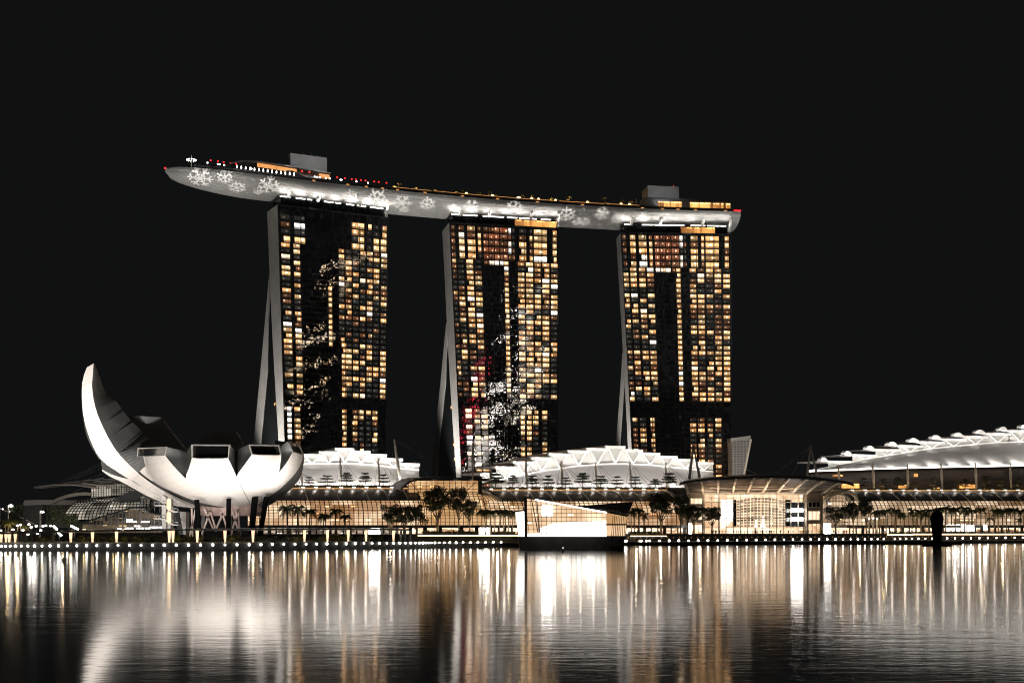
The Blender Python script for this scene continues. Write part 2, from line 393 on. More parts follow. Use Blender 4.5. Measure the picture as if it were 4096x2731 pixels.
# ================================================================== HOTEL TOWERS
HT=190.0
def hotel(spec):
    name_lab=spec['label']; seed=spec['seed']; rnd=random.Random(seed)
    TL,BL,TR,BR=spec['TL'],spec['BL'],spec['TR'],spec['BR']
    Dl=(HT-CZ)*F/(HY-TL[1]); Dr=(HT-CZ)*F/(HY-TR[1])
    lt=P(*TL,Dl); lb=P(*BL,Dl); rt=P(*TR,Dr); rb=P(*BR,Dr)
    def edge(a,b,z): k=(z-a.z)/(b.z-a.z); return a+(b-a)*k
    d=(rt-lt); d.z=0; W=d.length; ux=d.normalized(); n=Vector((-ux.y,ux.x,0))      # n: into the building
    def S(u,z,off=0.0):
        l=edge(lt,lb,z); r=edge(rt,rb,z); p=l+(r-l)*u; p=p+n*off; p.z=z; return p
    base=S(.5,3.0,12)
    root=thing('hotel_tower',name_lab,'hotel tower',base,'three hotel towers under the sky deck')
    # end profile: photo outlines -> (offset into the building, height)
    def prof(px,py):
        z=CZ+(HY-py)/F*Dl
        for _ in range(4):
            A=S(0,z); r=(px-CX)/F; s=(A.x-r*A.y)/(r*n.y-n.x); z=CZ+(HY-py)/F*(A.y+n.y*s)
        return s,z
    def leg(pts_front, pts_back, nm):
        mbl=MB(); K=len(pts_front)
        for u0,u1 in ((0,1),):
            for i in range(K-1):
                (s0,z0),(s1,z1)=pts_front[i],pts_front[i+1]; (b0,y0),(b1,y1)=pts_back[i],pts_back[i+1]
                mbl.hexa([S(u0,z1,s1),S(u1,z1,s1),S(u1,y1,b1),S(u0,y1,b1)],[S(u0,z0,s0),S(u1,z0,s0),S(u1,y0,b0),S(u0,y0,b0)])
        return build(nm,mbl,M['concrete'],root)
    fl=[(.35,HT)]+[(.35,z) for z in (160,120,80,40,3)]
    bk=[prof(*q) for q in spec['leg_back']]
    bz=[(b[1],b[0]) for b in bk]
    bz=sorted(bz); bk2=[(interp(bz,z),z) for _,z in fl]
    # ---- slab body behind the glass (front leg)
    leg(fl,bk2,'concrete_leg')
    rf=[prof(*q) for q in spec['rear_front']]; rb_=[prof(*q) for q in spec['rear_back']]
    rfz=sorted((b[1],b[0]) for b in rf); rbz=sorted((b[1],b[0]) for b in rb_)
    zs=[spec['split_top'],100,60,30,3]
    leg([(interp(rfz,z),z) for z in zs],[(interp(rbz,z),z) for z in zs],'concrete_leg')
    # ---- atrium glass between the legs
    mbl=MB()
    zz=[z for z in (spec['split_top']-12,60,30,3)]
    for a,b in zip(zz,zz[1:]):
        mbl.face([S(.004,b,interp(bz,b)),S(.004,b,interp(rfz,b)),S(.004,a,interp(rfz,a)),S(.004,a,interp(bz,a))])
    build('atrium_glass',mbl,M['darkglass'],root)
    k=0
    for z in spec['atrium_lit']:
        s0=interp(bz,z)+.4; s1=interp(rfz,z)-.4; s1=min(s1,s0+4.5)
        if s1-s0<1: continue
        mw=MB(); mw.face([S(.003,z,s0),S(.003,z,s1),S(.003,z+2.2,s1),S(.003,z+2.2,s0)],[(0,0),(1,0),(1,1),(0,1)])
        build('window',mw,M['win'],root)
    # ---- glass curtain wall
    mbl=MB(); mbl.grid(lambda u,v:S(u,lerp(4,HT,v),0),10,30,lambda u,v:(u*W,lerp(4,HT,v)))
    build('curtain_wall',mbl,M['glass'],root)
    # ---- floors
    floors=[]; z=HT-spec['blank']
    for i in range(5 if not spec.get('first4') else 4): floors.append((z-4.05,z-.75,'suite')); z-=4.05
    while z>9:
        floors.append((z-3.18+.1,z-.62,'low' if z<spec['gap'][1] else 'room')); z-=3.18
    fr=MB()
    for z0,z1,_ in floors: fr.bar(S(0,z0-.3,-.12),S(1,z0-.3,-.12),.24,.42)
    for u in spec['fins']: fr.bar(S(u,4,-.14),S(u,HT,-.14),.32,.28)
    fr.bar(S(0,HT-.3,-.2),S(1,HT-.3,-.2),.5,.8); fr.bar(S(0,4,-.15),S(0,HT,-.15),.4,.4); fr.bar(S(1,4,-.15),S(1,HT,-.15),.4,.4)
    build('floor_edges',fr,M['dark'],root)
    wins=[]
    for fi,(z0,z1,kind) in enumerate(floors):
        if spec['gap'][0]<z0+1<spec['gap'][1]: continue
        cols={'suite':spec['suite'],'room':spec['room'],'low':spec['low']}[kind]
        for (u0,u1,pr,mk,zlo,zhi) in cols:
            if not(zlo<=z0<=zhi): continue
            r=rnd.random()
            if r>pr:
                wins.append((u0,u1,z0,z1,'windim' if rnd.random()<spec['dimp'] else 'wincurt'))
                continue
            m_=mk if rnd.random()<.9 else 'windim'
            if mk=='win' and rnd.random()<.055: m_='winwhite'
            a0,a1=u0,u1
            if mk=='win' and rnd.random()<.10: a0=lerp(u0,u1,.3)
            wins.append((a0,a1,z0,z1,m_))
    wins.sort(key=lambda q:(q[4]=='wincurt',-(q[1]-q[0])*(q[3]-q[2])))
    def pane(mbw,q):
        u0,u1,z0,z1,_=q
        mbw.face([S(u0,z0,-.07),S(u1,z0,-.07),S(u1,z1,-.07),S(u0,z1,-.07)],[(0,0),(1,0),(1,1),(0,1)])
    nl=100-len(spec['atrium_lit'])
    for q in wins[:nl]:
        mw=MB(); pane(mw,q); build('window',mw,M[q[4]],root)
    mats=['win','windim','winred','winwhite','wincurt']; mw=MB()
    for q in wins[nl:]:
        pane(mw,q); mw.mi[-1]=mats.index(q[4])
    tag(build('windows',mw,[M[x] for x in mats],root),kind='stuff')
    # ---- set-back crown storey, its light strip, and the struts that carry the deck
    mbl=MB(); mbl.hexa([S(.035,HT,2),S(.975,HT,2),S(.975,HT,16),S(.035,HT,16)],[S(.035,195.4,2),S(.975,195.4,2),S(.975,195.4,16),S(.035,195.4,16)])
    build('crown_storey',mbl,M['darkglass'],root)
    if spec.get('crownlit'):
        mbl=MB(); a,b=spec['crownlit']
        mbl.face([S(a,190.6,1.9),S(b,190.6,1.9),S(b,194.2,1.9),S(a,194.2,1.9)],[(a*W,.3),(b*W,.3),(b*W,3),(a*W,3)])
        build('lit_crown_room',mbl,M['deckbar'],root)
    for a,b in spec['strips']:
        mbl=MB(); mbl.bar(S(a,195.2,1.6),S(b,195.2,1.6),.5,.45); build('light_strip',mbl,M['led'],root)
    for u in (.10,.36,.74,.985):
        mbl=MB(); mbl.bar(S(u,194.6 if u<.95 else 189.5,1.2),S(u+.012,198.6,-.6),1.5,1.3); build('deck_strut',mbl,M['white'],root)
    # uplights along the roof edge (they wash the underside of the deck)
    for i in range(7):
        u=.06+.9*i/6
        p=S(u,193.0,-.6); light('SPOT','roof_uplight',p,p+Vector((0,0,10))-n*4.2,spec['up'],(1,.95,.89),130,.7,.4)
    # floods on the pale end wall
    for z,e in ((25,1.0),):
        p=S(0,z,14)-ux*38; p2=S(0,95,10); light('SPOT','wall_flood',p,p2,spec['endw']*e,(1,.96,.9),95,.8,1.0)
    return S
R3=[(.006,.05,.50,'win'),(.068,.125,.55,'win'),(.148,.206,.52,'win'),(.222,.282,.62,'win'),(.616,.673,.80,'win'),(.689,.749,.74,'win'),(.768,.83,.68,'win'),(.846,.907,.70,'win'),(.927,.988,.82,'win')]
A=(0,400)
def cc(l,z0=0,z1=400): return [tuple(q)+(z0,z1) for q in l]
SUITE=cc([(.012,.045,.75,'windim'),(.08,.128,.95,'win'),(.158,.228,.95,'win'),(.252,.28,.8,'win'),(.302,.345,1,'winred'),(.352,.398,1,'winred'),(.404,.446,1,'winred'),(.455,.523,1,'winred'),(.53,.556,.55,'winwhite'),(.565,.59,.3,'windim'),(.63,.695,.8,'win'),(.727,.752,.7,'win'),(.766,.888,.9,'win'),(.942,.978,.9,'win')])
FINS3=[.0,.058,.136,.214,.29,.372,.45,.484,.535,.605,.68,.758,.838,.917,.995]
S3=hotel(dict(seed=33,label='rightmost hotel tower, densely lit amber windows around a black central panel',TL=(2483,929),BL=(2528,1790),TR=(2924,936),BR=(2927,1880),
  leg_back=[(2465,948),(2491,1400),(2492.5,1425),(2500,1576),(2514,1787),(2517,1900)],
  rear_front=[(2492,1400),(2498,1576),(2480,1776),(2472,1860)],rear_back=[(2490,1400),(2483,1520),(2464,1776),(2456,1870)],split_top=118,
  atrium_lit=[32,41,22],blank=.9,gap=(76.5,86.5),fins=FINS3,dimp=.28,up=3300,endw=210000,crownlit=(.55,.86),
  suite=SUITE,room=cc(R3)+cc([(.49,.529,1,'win')])+cc([(.305,.345,1,'winwhite'),(.352,.395,1,'winwhite'),(.40,.44,1,'winwhite'),(.458,.486,1,'winwhite')],162.6,400),
  low=cc([(.02,.065,.25,'win'),(.09,.15,.5,'win'),(.196,.235,1,'win'),(.587,.647,.5,'win'),(.668,.73,.8,'win'),(.757,.813,.3,'win'),(.835,.897,.6,'win')]),
  strips=[(.04,.085),(.20,.30),(.31,.58),(.64,.77),(.79,.90),(.91,.96)]))
S2=hotel(dict(seed=22,label='middle hotel tower, amber windows mixed with bright white city reflections',TL=(1797,889),BL=(1846,1890),TR=(2236,913),BR=(2231,1800),
  leg_back=[(1768,912),(1787,1260),(1793,1430),(1824,1890)],
  rear_front=[(1786,1260),(1793,1430),(1770,1640),(1743,1909)],rear_back=[(1787,1260),(1774,1420),(1750,1640),(1721,1909)],split_top=134,
  atrium_lit=[16,24,30,49,58,81],blank=.9,gap=(80.5,84.5),fins=FINS3,dimp=.32,up=3300,endw=360000,crownlit=(.60,.99),
  suite=SUITE,room=cc([(.01,.045,.12,'win'),(.057,.114,.25,'win'),(.138,.2,.72,'win'),(.215,.276,.72,'win'),(.488,.526,1,'win'),(.614,.675,.55,'win'),(.69,.758,.72,'win'),(.772,.83,.80,'win'),(.845,.91,.82,'win'),(.927,.988,.58,'win')])
   +cc([(.30,.345,1,'winwhite'),(.352,.395,1,'winwhite'),(.40,.44,1,'winwhite'),(.45,.486,1,'win')],162.6,400),
  low=cc([(.07,.13,.4,'winwhite'),(.155,.21,.55,'win'),(.225,.29,.75,'win'),(.62,.66,.5,'win'),(.68,.73,.8,'win'),(.745,.80,.55,'win'),(.835,.89,.65,'win')]),
  strips=[(.03,.11),(.13,.26),(.31,.36),(.38,.50),(.53,.62),(.64,.80),(.84,.93)]))
FINS1=[0,.105,.195,.43,.48,.53,.596,.664,.732,.797,.862,.928,.998]
S1=hotel(dict(seed=11,label='leftmost hotel tower, scattered amber windows beside a dark mirrored centre',TL=(1111,817),BL=(1140,1790),TR=(1553,870),BR=(1541,1800),
  leg_back=[(1068,841),(1078,1084),(1087,1298),(1114,1773),(1121,1880)],
  rear_front=[(1077,1084),(1087,1298),(1068,1500),(1043,1773),(1032,1900)],rear_back=[(1078,1084),(1063,1260),(1040,1500),(1014,1773),(1003,1900)],split_top=155,
  atrium_lit=[52,78,53],blank=4.6,first4=True,gap=(76,82.5),fins=FINS1,dimp=.12,up=3300,endw=330000,
  suite=cc([(.02,.10,.35,'win'),(.14,.235,.8,'win'),(.66,.715,.8,'win'),(.72,.775,.8,'win'),(.80,.845,.7,'win'),(.865,.915,.8,'win'),(.932,.985,1,'win')]),
  room=cc([(.128,.185,.62,'win')])+cc([(.018,.095,.55,'win')],93,400)+cc([(.018,.095,.12,'win')],80,93)+cc([(.441,.473,1,'win')],112,147)+cc([(.562,.604,1,'win')],70,113)+cc([(.539,.589,.5,'win')],113,400)+cc([(.603,.657,.45,'win'),(.67,.724,.50,'win'),(.739,.788,.60,'win'),(.804,.856,.52,'win'),(.868,.92,.46,'win'),(.938,.993,.50,'win')]),
  low=cc([(.03,.07,.45,'winwhite'),(.098,.155,.85,'win'),(.562,.604,1,'win'),(.66,.713,.5,'win'),(.727,.777,.5,'win'),(.80,.848,.25,'win'),(.865,.915,.6,'win')]),
  strips=[(.03,.12),(.17,.25),(.27,.31),(.42,.50),(.52,.57),(.62,.69),(.72,.80),(.84,.96)]))

# ================================================================== SKY DECK
ZD=204.0
HF=[(1050,702),(1113,707),(1225,721),(1381,736),(1569,758),(1819,787),(2138,812),(2457,827),(2775,839),(2962,848)]
pts=[P(x,y,(ZD-CZ)*F/(HY-y)) for x,y in HF]
cf=np.polyfit([p.x for p in pts],[p.y for p in pts],2)
def fy(x): return float(np.polyval(cf,x))
def fs(x): return 2*cf[0]*x+cf[1]
HW=18.0
def ctr(x):                                   # front-edge abscissa -> centre line point and inward normal
    s=fs(x); n=Vector((-s,1,0)).normalized(); return Vector((x,fy(x),0))+n*HW, n
xr=pts[-1].x
xl=-175.0
for _ in range(40):                           # where the centre line meets the photo column of the nose
    c,_n=ctr(xl); px=CX+F*c.x/c.y; xl+=(660-px)*.08
stx=[xl+(xr-xl)*i/90 for i in range(91)]
arc=[0.0]
for a,b in zip(stx,stx[1:]): arc.append(arc[-1]+math.hypot(b-a,fy(b)-fy(a)))
LN=58.0
def sect(i):
    q=arc[i]; k=1.0 if q>=LN else math.sqrt(max(0.0,1-(1-q/LN)**2))
    h=max(.25,HW*k); d=8.4*max(.05,(h/HW))**.55
    e=arc[-1]-q
    if e<5: d*= .9+.1*e/5
    zt=ZD+1.2*max(0,1-q/40)
    return h,d,zt
def hullpt(i,th):
    c,n=ctr(stx[i]); h,d,zt=sect(i); p=c-n*h*math.cos(th); p.z=zt-d*math.sin(th)**.85; return p
sky=thing('sky_deck','long curved boat-shaped deck lying across the three towers','sky deck',(ctr(0)[0].x,ctr(0)[0].y,195))
mb=MB(); NTH=20; n0=0
mb.grid(lambda u,v:hullpt(int(round(u*90)),v*math.pi),90,NTH,lambda u,v:(arc[int(round(u*90))],v*44))
mb.face([hullpt(90,math.pi*j/NTH) for j in range(NTH+1)],[(arc[-1]+j*.5,j*1.5) for j in range(NTH+1)])
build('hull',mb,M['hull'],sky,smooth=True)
mb=MB()                                       # roof sheet of the deck
for i in range(90):
    mb.face([hullpt(i,0)+Vector((0,0,-.05)),hullpt(i+1,0)+Vector((0,0,-.05)),hullpt(i+1,math.pi)+Vector((0,0,-.05)),hullpt(i,math.pi)+Vector((0,0,-.05))])
build('deck_floor',mb,M['dark'],sky)
mb=MB()
def dk(px,back=0.0,z=ZD):                     # point on the deck from its photo column
    x=(px-CX)/F*760
    for _ in range(12): x+=(px-(CX+F*x/fy(x)))*.14
    c,n=ctr(x); p=Vector((x,fy(x),0))+n*back; p.z=z; return p
mbs=[MB(),MB()]
for a,b in zip(range(3,90),range(4,91)):
    for th in (0.0,math.pi):
        ca,na=ctr(stx[a]); cb,nb=ctr(stx[b]); ha=sect(a)[0]-.6; hb=sect(b)[0]-.6; sg=-1 if th==0 else 1
        p=ca+na*ha*sg; q=cb+nb*hb*sg
        za=sect(a)[2]-.05; zb=sect(b)[2]-.05
        mbs[th>0].hexa([(p.x,p.y,za),(q.x,q.y,zb),(q.x,q.y+.4,zb),(p.x,p.y+.4,za)],[(p.x,p.y,za+1.9),(q.x,q.y,zb+1.9),(q.x,q.y+.4,zb+1.9),(p.x,p.y+.4,za+1.9)])
for x in mbs: build('parapet',x,M['dark'],sky)
mb=MB(); p=hullpt(0,0); mb.lathe((p.x,p.y,p.z+.2),[(.05,-.5),(.5,-.3),(.6,0),(.4,.4),(.05,.5)],8); build('nose_lamp',mb,M['red'],sky)
mb=MB(); mb.path([dk(2935,-.2,ZD+.5),dk(2962,-.2,ZD+.5),dk(2962,5,ZD+.4),dk(2962,9,ZD)],.5,.5); build('stern_lamp',mb,M['red'],sky)
for px in (1255,1391,1465,1530,1590,1700,1850,1990,2150,2330,2570,2650,2712,2782,2902):
    mb=MB(); a=dk(px-6,-.1,ZD+.35); b=dk(px+6,-.1,ZD+.35); mb.bar(a,b,.25,.45); build('edge_lamp',mb,M['amberglow'],sky)
for i in range(14):
    p=dk(948+i*17.6,.2,ZD+2.1); mb=MB(); mb.lathe(p,[(.05,1.4),(.25,1.1),(.38,0),(.22,-.2)],6); build('rail_lamp',mb,M['bulb'],sky)
# lift-core boxes and buildings on the deck
def prismbox(name,mat,px0,px1,z0,z1,b0,b1,parent=None):
    mb=MB(); a,b,c,d=dk(px0,b0,z0),dk(px1,b0,z0),dk(px1,b1,z0),dk(px0,b1,z0)
    mb.hexa([a,b,c,d],[p+Vector((0,0,z1-z0)) for p in (a,b,c,d)]); return build(name,mb,mat,parent)
t=thing('lift_core','tall grey box on the sky deck above the leftmost tower','rooftop box',dk(1240,16,ZD))
prismbox('wall_block',M['concrete'],1184,1330,ZD,ZD+17.5,11,25,t)
for px in (1240,1275,1300): mb=MB(); q=dk(px,14,ZD+17.5); mb.bar(q,q+Vector((0,0,2.2)),.2); build('roof_mast',mb,M['grey'],t)
t=thing('lift_core','low grey box on the sky deck above the rightmost tower','rooftop box',dk(2675,16,ZD))
prismbox('wall_block',M['concrete'],2608,2733,ZD,ZD+17.0,10,24,t)
mb=MB(); q=dk(2715,12,ZD+17); mb.bar(q,q+Vector((0,0,1.2)),.3); build('beacon',mb,M['red'],t)
t=thing('deck_restaurant','long glazed rooftop restaurant with rounded ends glowing amber, right end of the sky deck','restaurant',dk(2750,6,ZD))
mb=MB()
def rest(u,v):
    px=2568+(2930-2568)*u; k=min(1,min(u,1-u)/.10); k=math.sqrt(max(0,1-(1-k)**2)); hh=2.2+5.6*k
    th=v*math.pi; p=dk(px,7.5-4.5*k*math.cos(th),ZD+1.2); p.z=ZD+1.0+hh*min(1,1.0*math.sin(th)**.35) if 0<v<1 else ZD+1.0; return p
mb.grid(rest,40,10); build('roof_shell',mb,M['grey'],t,smooth=True)
for a,b in ((2637,2683),(2687,2731),(2765,2850),(2855,2884),(2886,2898),(2908,2926)):
    mb=MB(); h0,h1=ZD+2.0,ZD+5.6
    mb.face([dk(a,2.6,h0),dk(b,2.6,h0),dk(b,2.6,h1),dk(a,2.6,h1)],[(a*.15,.2),(b*.15,.2),(b*.15,3.2),(a*.15,3.2)]); wn=build('window',mb,M['deckbar'],t)
    for j in range(int((b-a)/9)):
        mb=MB(); mb.lathe(dk(a+5+j*9,2.2,ZD+5.0),[(.05,-.35),(.42,0),(.05,.35)],6); build('ceiling_lamp',mb,M['warmbulb'],wn)
t=thing('deck_canopy','sloping amber-lit canopy roof on the sky deck beside the tall grey box','canopy',dk(1110,6,ZD))
mb=MB()
cp=[(930,ZD+5.0),(975,ZD+7.2),(1040,ZD+8.2),(1120,ZD+8.2),(1200,ZD+7.8),(1335,ZD+6.8)]
for (a,za),(b,zb) in zip(cp,cp[1:]):
    mb.hexa([dk(a,5,za),dk(b,5,zb),dk(b,14,zb+.5),dk(a,14,za+.5)],[dk(a,5,za+.6),dk(b,5,zb+.6),dk(b,14,zb+1.1),dk(a,14,za+1.1)])
build('roof',mb,M['grey'],t)
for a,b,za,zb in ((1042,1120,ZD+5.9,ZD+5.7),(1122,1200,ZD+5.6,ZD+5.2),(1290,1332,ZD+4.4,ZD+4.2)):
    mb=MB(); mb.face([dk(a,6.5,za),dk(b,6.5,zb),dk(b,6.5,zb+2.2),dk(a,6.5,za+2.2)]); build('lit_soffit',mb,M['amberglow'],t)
for px in (975,1030,1090,1150,1210,1270,1330): mb=MB(); mb.bar(dk(px,7,ZD),dk(px,7,ZD+7),.35); build('post',mb,M['dark'],t)
t=thing('dark_tent','dark pitched tent roof on the sky deck in front of the amber canopy','tent',dk(1165,3,ZD))
mb=MB(); a=[dk(1110,1.2,ZD+1.9),dk(1228,1.2,ZD+1.9),dk(1228,7,ZD+1.9),dk(1110,7,ZD+1.9)]; b=[dk(1160,4,ZD+5.4),dk(1180,4,ZD+5.6)]
mb.face([a[0],a[1],b[1],b[0]]); mb.face([a[1],a[2],b[1]]); mb.face([a[2],a[3],b[0],b[1]]); mb.face([a[3],a[0],b[0]]); build('roof',mb,M['dark'],t)
mb=MB()
for q in a: mb.bar((q.x,q.y,ZD),q,.25)
build('legs_frame',mb,M['dark'],t)
t=thing('light_ring_mast','thin mast with a ring of white lamps near the nose of the sky deck','mast',dk(782,8,ZD))
q=dk(782,8,ZD); mb=MB(); mb.tube([q,q+Vector((0,0,7.8))],[.2,.1]); build('pole',mb,M['white'],t)
mb=MB(); mb.tube([q+Vector((2.1*math.cos(a),2.1*math.sin(a),5.0)) for a in [i*math.pi/6 for i in range(13)]],.12); rg=build('ring',mb,M['grey'],t)
for i in range(10):
    a=i*math.pi/5; mb=MB(); mb.lathe(q+Vector((2.3*math.cos(a),2.3*math.sin(a),5.1)),[(.05,-.4),(.5,0),(.05,.4)],6); build('lamp',mb,M['bulb'],rg)
# red and white table lamps, people-height lamps along the rail
def postlamp(name,mat,px,back,h,label,grp,cat='deck lamp'):
    t=thing(name,label,cat,dk(px,back,ZD),grp); q=dk(px,back,ZD)
    mb=MB(); mb.bar(q,q+Vector((0,0,h)),.14); build('pole',mb,M['dark'],t)
    mb=MB(); mb.lathe(q+Vector((0,0,h+.2)),[(.05,-.42),(.44,-.2),(.44,.2),(.05,.42)],7); build('lamp',mb,mat,t)
for px in (855,884,907,934,957,1213,1243): postlamp('red_deck_lamp',M['red'],px,6 if px<1200 else 2.5,5.6 if px<1200 else 5.4,'small red lamp on a post on the sky deck, left of the tall grey box','red lamps left of the grey box')
for px in (1357,1388,1415,1432,1452,1470,1505,1523,1554): postlamp('red_deck_lamp',M['red'],px,4,4.6,'small red lamp on a post on the sky deck, right of the tall grey box','red lamps right of the grey box')
for px in (836,878,885,903,1012,1265,1275,1285,1310,1325,1368,1372,1432,1478): postlamp('white_deck_lamp',M['bulb'],px,3,3.2,'small white lamp on a post on the left half of the sky deck','white lamps on the sky deck')
# planted garden edge on the deck with amber strip
mb=MB()
for a,b in ((1572,1640),(1645,1720),(1740,1830),(1840,1960),(1975,2070),(2080,2230),(2240,2420),(2430,2560)):
    mb.bar(dk(a,1.2,ZD+2.0),dk(b,1.2,ZD+2.0),.3,.34)
build('garden_edge_light',mb,M['amberglow'],sky)
for px in (1868,2075,2080,1973,2130,2157,2225,2487,2520,2352):
    mb=MB(); mb.lathe(dk(px,1.5,ZD+2.6),[(.05,-.6),(.8,-.2),(.8,.2),(.05,.6)],7); build('garden_lamp',mb,M['warmbulb'],sky)
mb=MB(); rq=random.Random(12)
for i in range(2600):
    p=dk(rq.uniform(1572,2560),rq.uniform(1.5,6),ZD+1.4); p.z+=rq.uniform(0,1.9)*(.5+.5*math.sin(p.x*.35)); z_=rq.uniform(.2,.5)
    a=Vector((rq.uniform(-1,1),rq.uniform(-1,1),rq.uniform(-1,1)))*z_; b=Vector((rq.uniform(-1,1),rq.uniform(-1,1),rq.uniform(-1,1)))*z_; mb.face([p-a,p-b,p+a,p+b])
build('garden_hedge',mb,M['leaf2'],sky)
for i in range(13): light('POINT','garden_uplight',dk(1585+i*78,2.2,ZD+2.4),None,2600,(1,.62,.25),size=.4)
for px in (1195,1310): light('SPOT','rooftop_box_fill',dk(px,-9,ZD+11),dk(px+20,12,ZD+13),3200,(.9,.95,1),120,.8,.5)  # unseen fill spots added off the deck edge to light the grey boxes
light('SPOT','rooftop_box_fill',dk(2660,-8,ZD+11),dk(2675,10,ZD+13),3000,(.9,.95,1),120,.8,.5)

# broad wash on the hull from the podium roofs
for i,px in enumerate((700,950,1250,1650,1760,2050,2300,2400,2700,2900)):
    p=dk(px,-75,26); light('SPOT','hull_wash',p,dk(px,4,ZD-4),.44e6,(1,.97,.93),34,1.0,1.0,key='hull_wash')

# snowflake projections: lamps with a cut-out pattern, thrown on the hull from the mall roofs
def gobo(name, energy, half, seed):
    d=bpy.data.lights.new(name,'SPOT'); d.energy=energy; d.spot_size=half*2.4; d.spot_blend=0; d.shadow_soft_size=0.02; d.color=(1,.96,.9); d.use_nodes=True
    t=NT(d.node_tree); em=[n for n in d.node_tree.nodes if n.type=='EMISSION'][0]
    s=t.xyz(t.node('ShaderNodeTexCoord').outputs['Normal']); k=1/math.tan(half)
    x=t.m('MULTIPLY',t.m('DIVIDE',s[0],s[2]),k); y=t.m('MULTIPLY',t.m('DIVIDE',s[1],s[2]),k)
    r=t.m('SQRT',t.m('ADD',t.m('MULTIPLY',x,x),t.m('MULTIPLY',y,y))); a=t.m('ADD',t.m('ARCTAN2',y,x),seed*.37+7)
    f=t.m('ABSOLUTE',t.m('SUBTRACT',t.m('MODULO',a,math.pi/3),math.pi/6))
    px=t.m('MULTIPLY',r,t.m('COSINE',f)); py=t.m('MULTIPLY',r,t.m('SINE',f))
    acc=t.m('MULTIPLY',t.m('LESS_THAN',py,.07),t.m('LESS_THAN',r,.95))
    for b,l,w_ in ((.26,.20,.05),(.58,.36,.065)) if seed%2==0 else ((.48,.40,.07),):
        qx=t.m('SUBTRACT',px,b); al=t.m('ADD',t.m('MULTIPLY',qx,.5),t.m('MULTIPLY',py,.866)); pe=t.m('ABSOLUTE',t.m('SUBTRACT',t.m('MULTIPLY',py,.5),t.m('MULTIPLY',qx,.866)))
        mk=t.m('MULTIPLY',t.m('LESS_THAN',pe,w_),t.m('MULTIPLY',t.m('LESS_THAN',al,l),t.step(al,0.0)))
        acc=t.m('MAXIMUM',acc,mk)
    t.l.new(acc,em.inputs['Strength']); return d
def hull_front(px,fr):                        # fr 0 = top edge, 1 = lowest visible line
    best=min(range(91),key=lambda i:abs(CX+F*hullpt(i,.5).x/hullpt(i,.5).y-px)); return hullpt(best,.12+fr*1.35)
FL=[(815,.45,1.15,0),(912,.2,.75,1),(965,.62,.85,1),(845,.93,.7,2),(1085,.35,1.0,2),(1190,.5,.75,3),(1050,.7,.5,1),(1260,.62,.6,0),(1395,.4,.8,1),(1520,.38,1.05,3),(1622,.45,.95,0),(1705,.4,.85,1),(1630,.82,.55,3),(1805,.42,.5,2),(1883,.32,.8,0),(2045,.3,.95,2),(2175,.45,.75,3),(2265,.42,1.0,1),(2335,.75,1.0,0),(2412,.25,.75,2),(2480,.45,.8,3),(2580,.45,.9,1),(2672,.35,.8,2),(2745,.4,.75,0)]
for i,(px,fr,sc,k) in enumerate(FL):
    tg=hull_front(px,fr); src=Vector((tg.x*.96,tg.y-150,22)) ; 
    o=bpy.data.objects.new('snowflake_projector',gobo('snowflake_projector',2.5e6,R(1.6)*sc,k)); COL.objects.link(o); o.location=src
    dirv=tg-src; o.rotation_euler=dirv.to_track_quat('-Z','Y').to_euler(); o.scale=(1,1,1)
# ================================================================== LOTUS-SHAPED MUSEUM
DM=475.0
def mz(zx,zy): return 280+zx*.48467, 1420+zy*.48467
def md(px,py):
    u=(px-893)/322.0; v=(py-1795)/245.0; v=max(v,-.35)
    return DM-30*math.sqrt(max(0.0,1-u*u-v*v))
def MP(zx,zy,extra=0.0):
    px,py=mz(zx,zy); return P(px,py,md(px,py)+extra)
def resample(pts,n):
    L=[0.0]
    for a,b in zip(pts,pts[1:]): L.append(L[-1]+math.hypot(b[0]-a[0],b[1]-a[1]))
    out=[]
    for i in range(n+1):
        s=L[-1]*i/n; k=0
        while k<len(L)-2 and L[k+1]<s: k+=1
        t=(s-L[k])/(L[k+1]-L[k]); t2=t
        p0=pts[max(k-1,0)]; p1=pts[k]; p2=pts[k+1]; p3=pts[min(k+2,len(pts)-1)]
        def cr(a,b,c,d): return .5*(2*b+(c-a)*t2+(2*a-5*b+4*c-d)*t2*t2+(3*b-a-3*c+d)*t2**3)
        out.append((cr(p0[0],p1[0],p2[0],p3[0]),cr(p0[1],p1[1],p2[1],p3[1])))
    return out
mus=thing('museum_building','white lotus-shaped building of curved petals raised on leaning columns','museum',P(893,2132,DM))
def petal(Lp,Rp,n=26,m=14):
    L=resample(Lp,n); Q=resample(Rp,n); mb=MB()
    def fn(u,v):
        i=int(round(v*n)); a,b=L[i],Q[i]; return MP(lerp(a[0],b[0],u),lerp(a[1],b[1],u))
    mb.grid(fn,m,n); return build('petal',mb,M['petal'],mus,smooth=True)
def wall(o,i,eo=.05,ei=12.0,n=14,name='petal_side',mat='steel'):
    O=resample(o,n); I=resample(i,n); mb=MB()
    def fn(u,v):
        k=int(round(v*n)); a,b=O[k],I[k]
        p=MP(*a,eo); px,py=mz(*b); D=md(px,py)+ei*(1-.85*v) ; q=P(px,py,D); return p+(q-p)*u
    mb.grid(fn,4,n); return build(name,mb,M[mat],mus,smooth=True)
A_R=[(195,68),(186,180),(183,280),(215,450),(300,650),(400,810),(560,970),(700,1075),(800,1130),(900,1180),(1000,1222),(1090,1256)]
petal([(140,100),(105,200),(97,330),(110,500),(160,680),(250,855),(380,955),(500,1029),(640,1110),(800,1185),(950,1235),(1085,1258)],A_R)
petal([(264,953),(330,1000),(420,1042),(520,1096),(640,1162),(760,1212),(900,1248),(1080,1262)],[(266,944),(340,983),(430,1010),(510,1031),(640,1111),(800,1186),(950,1236),(1085,1258)])
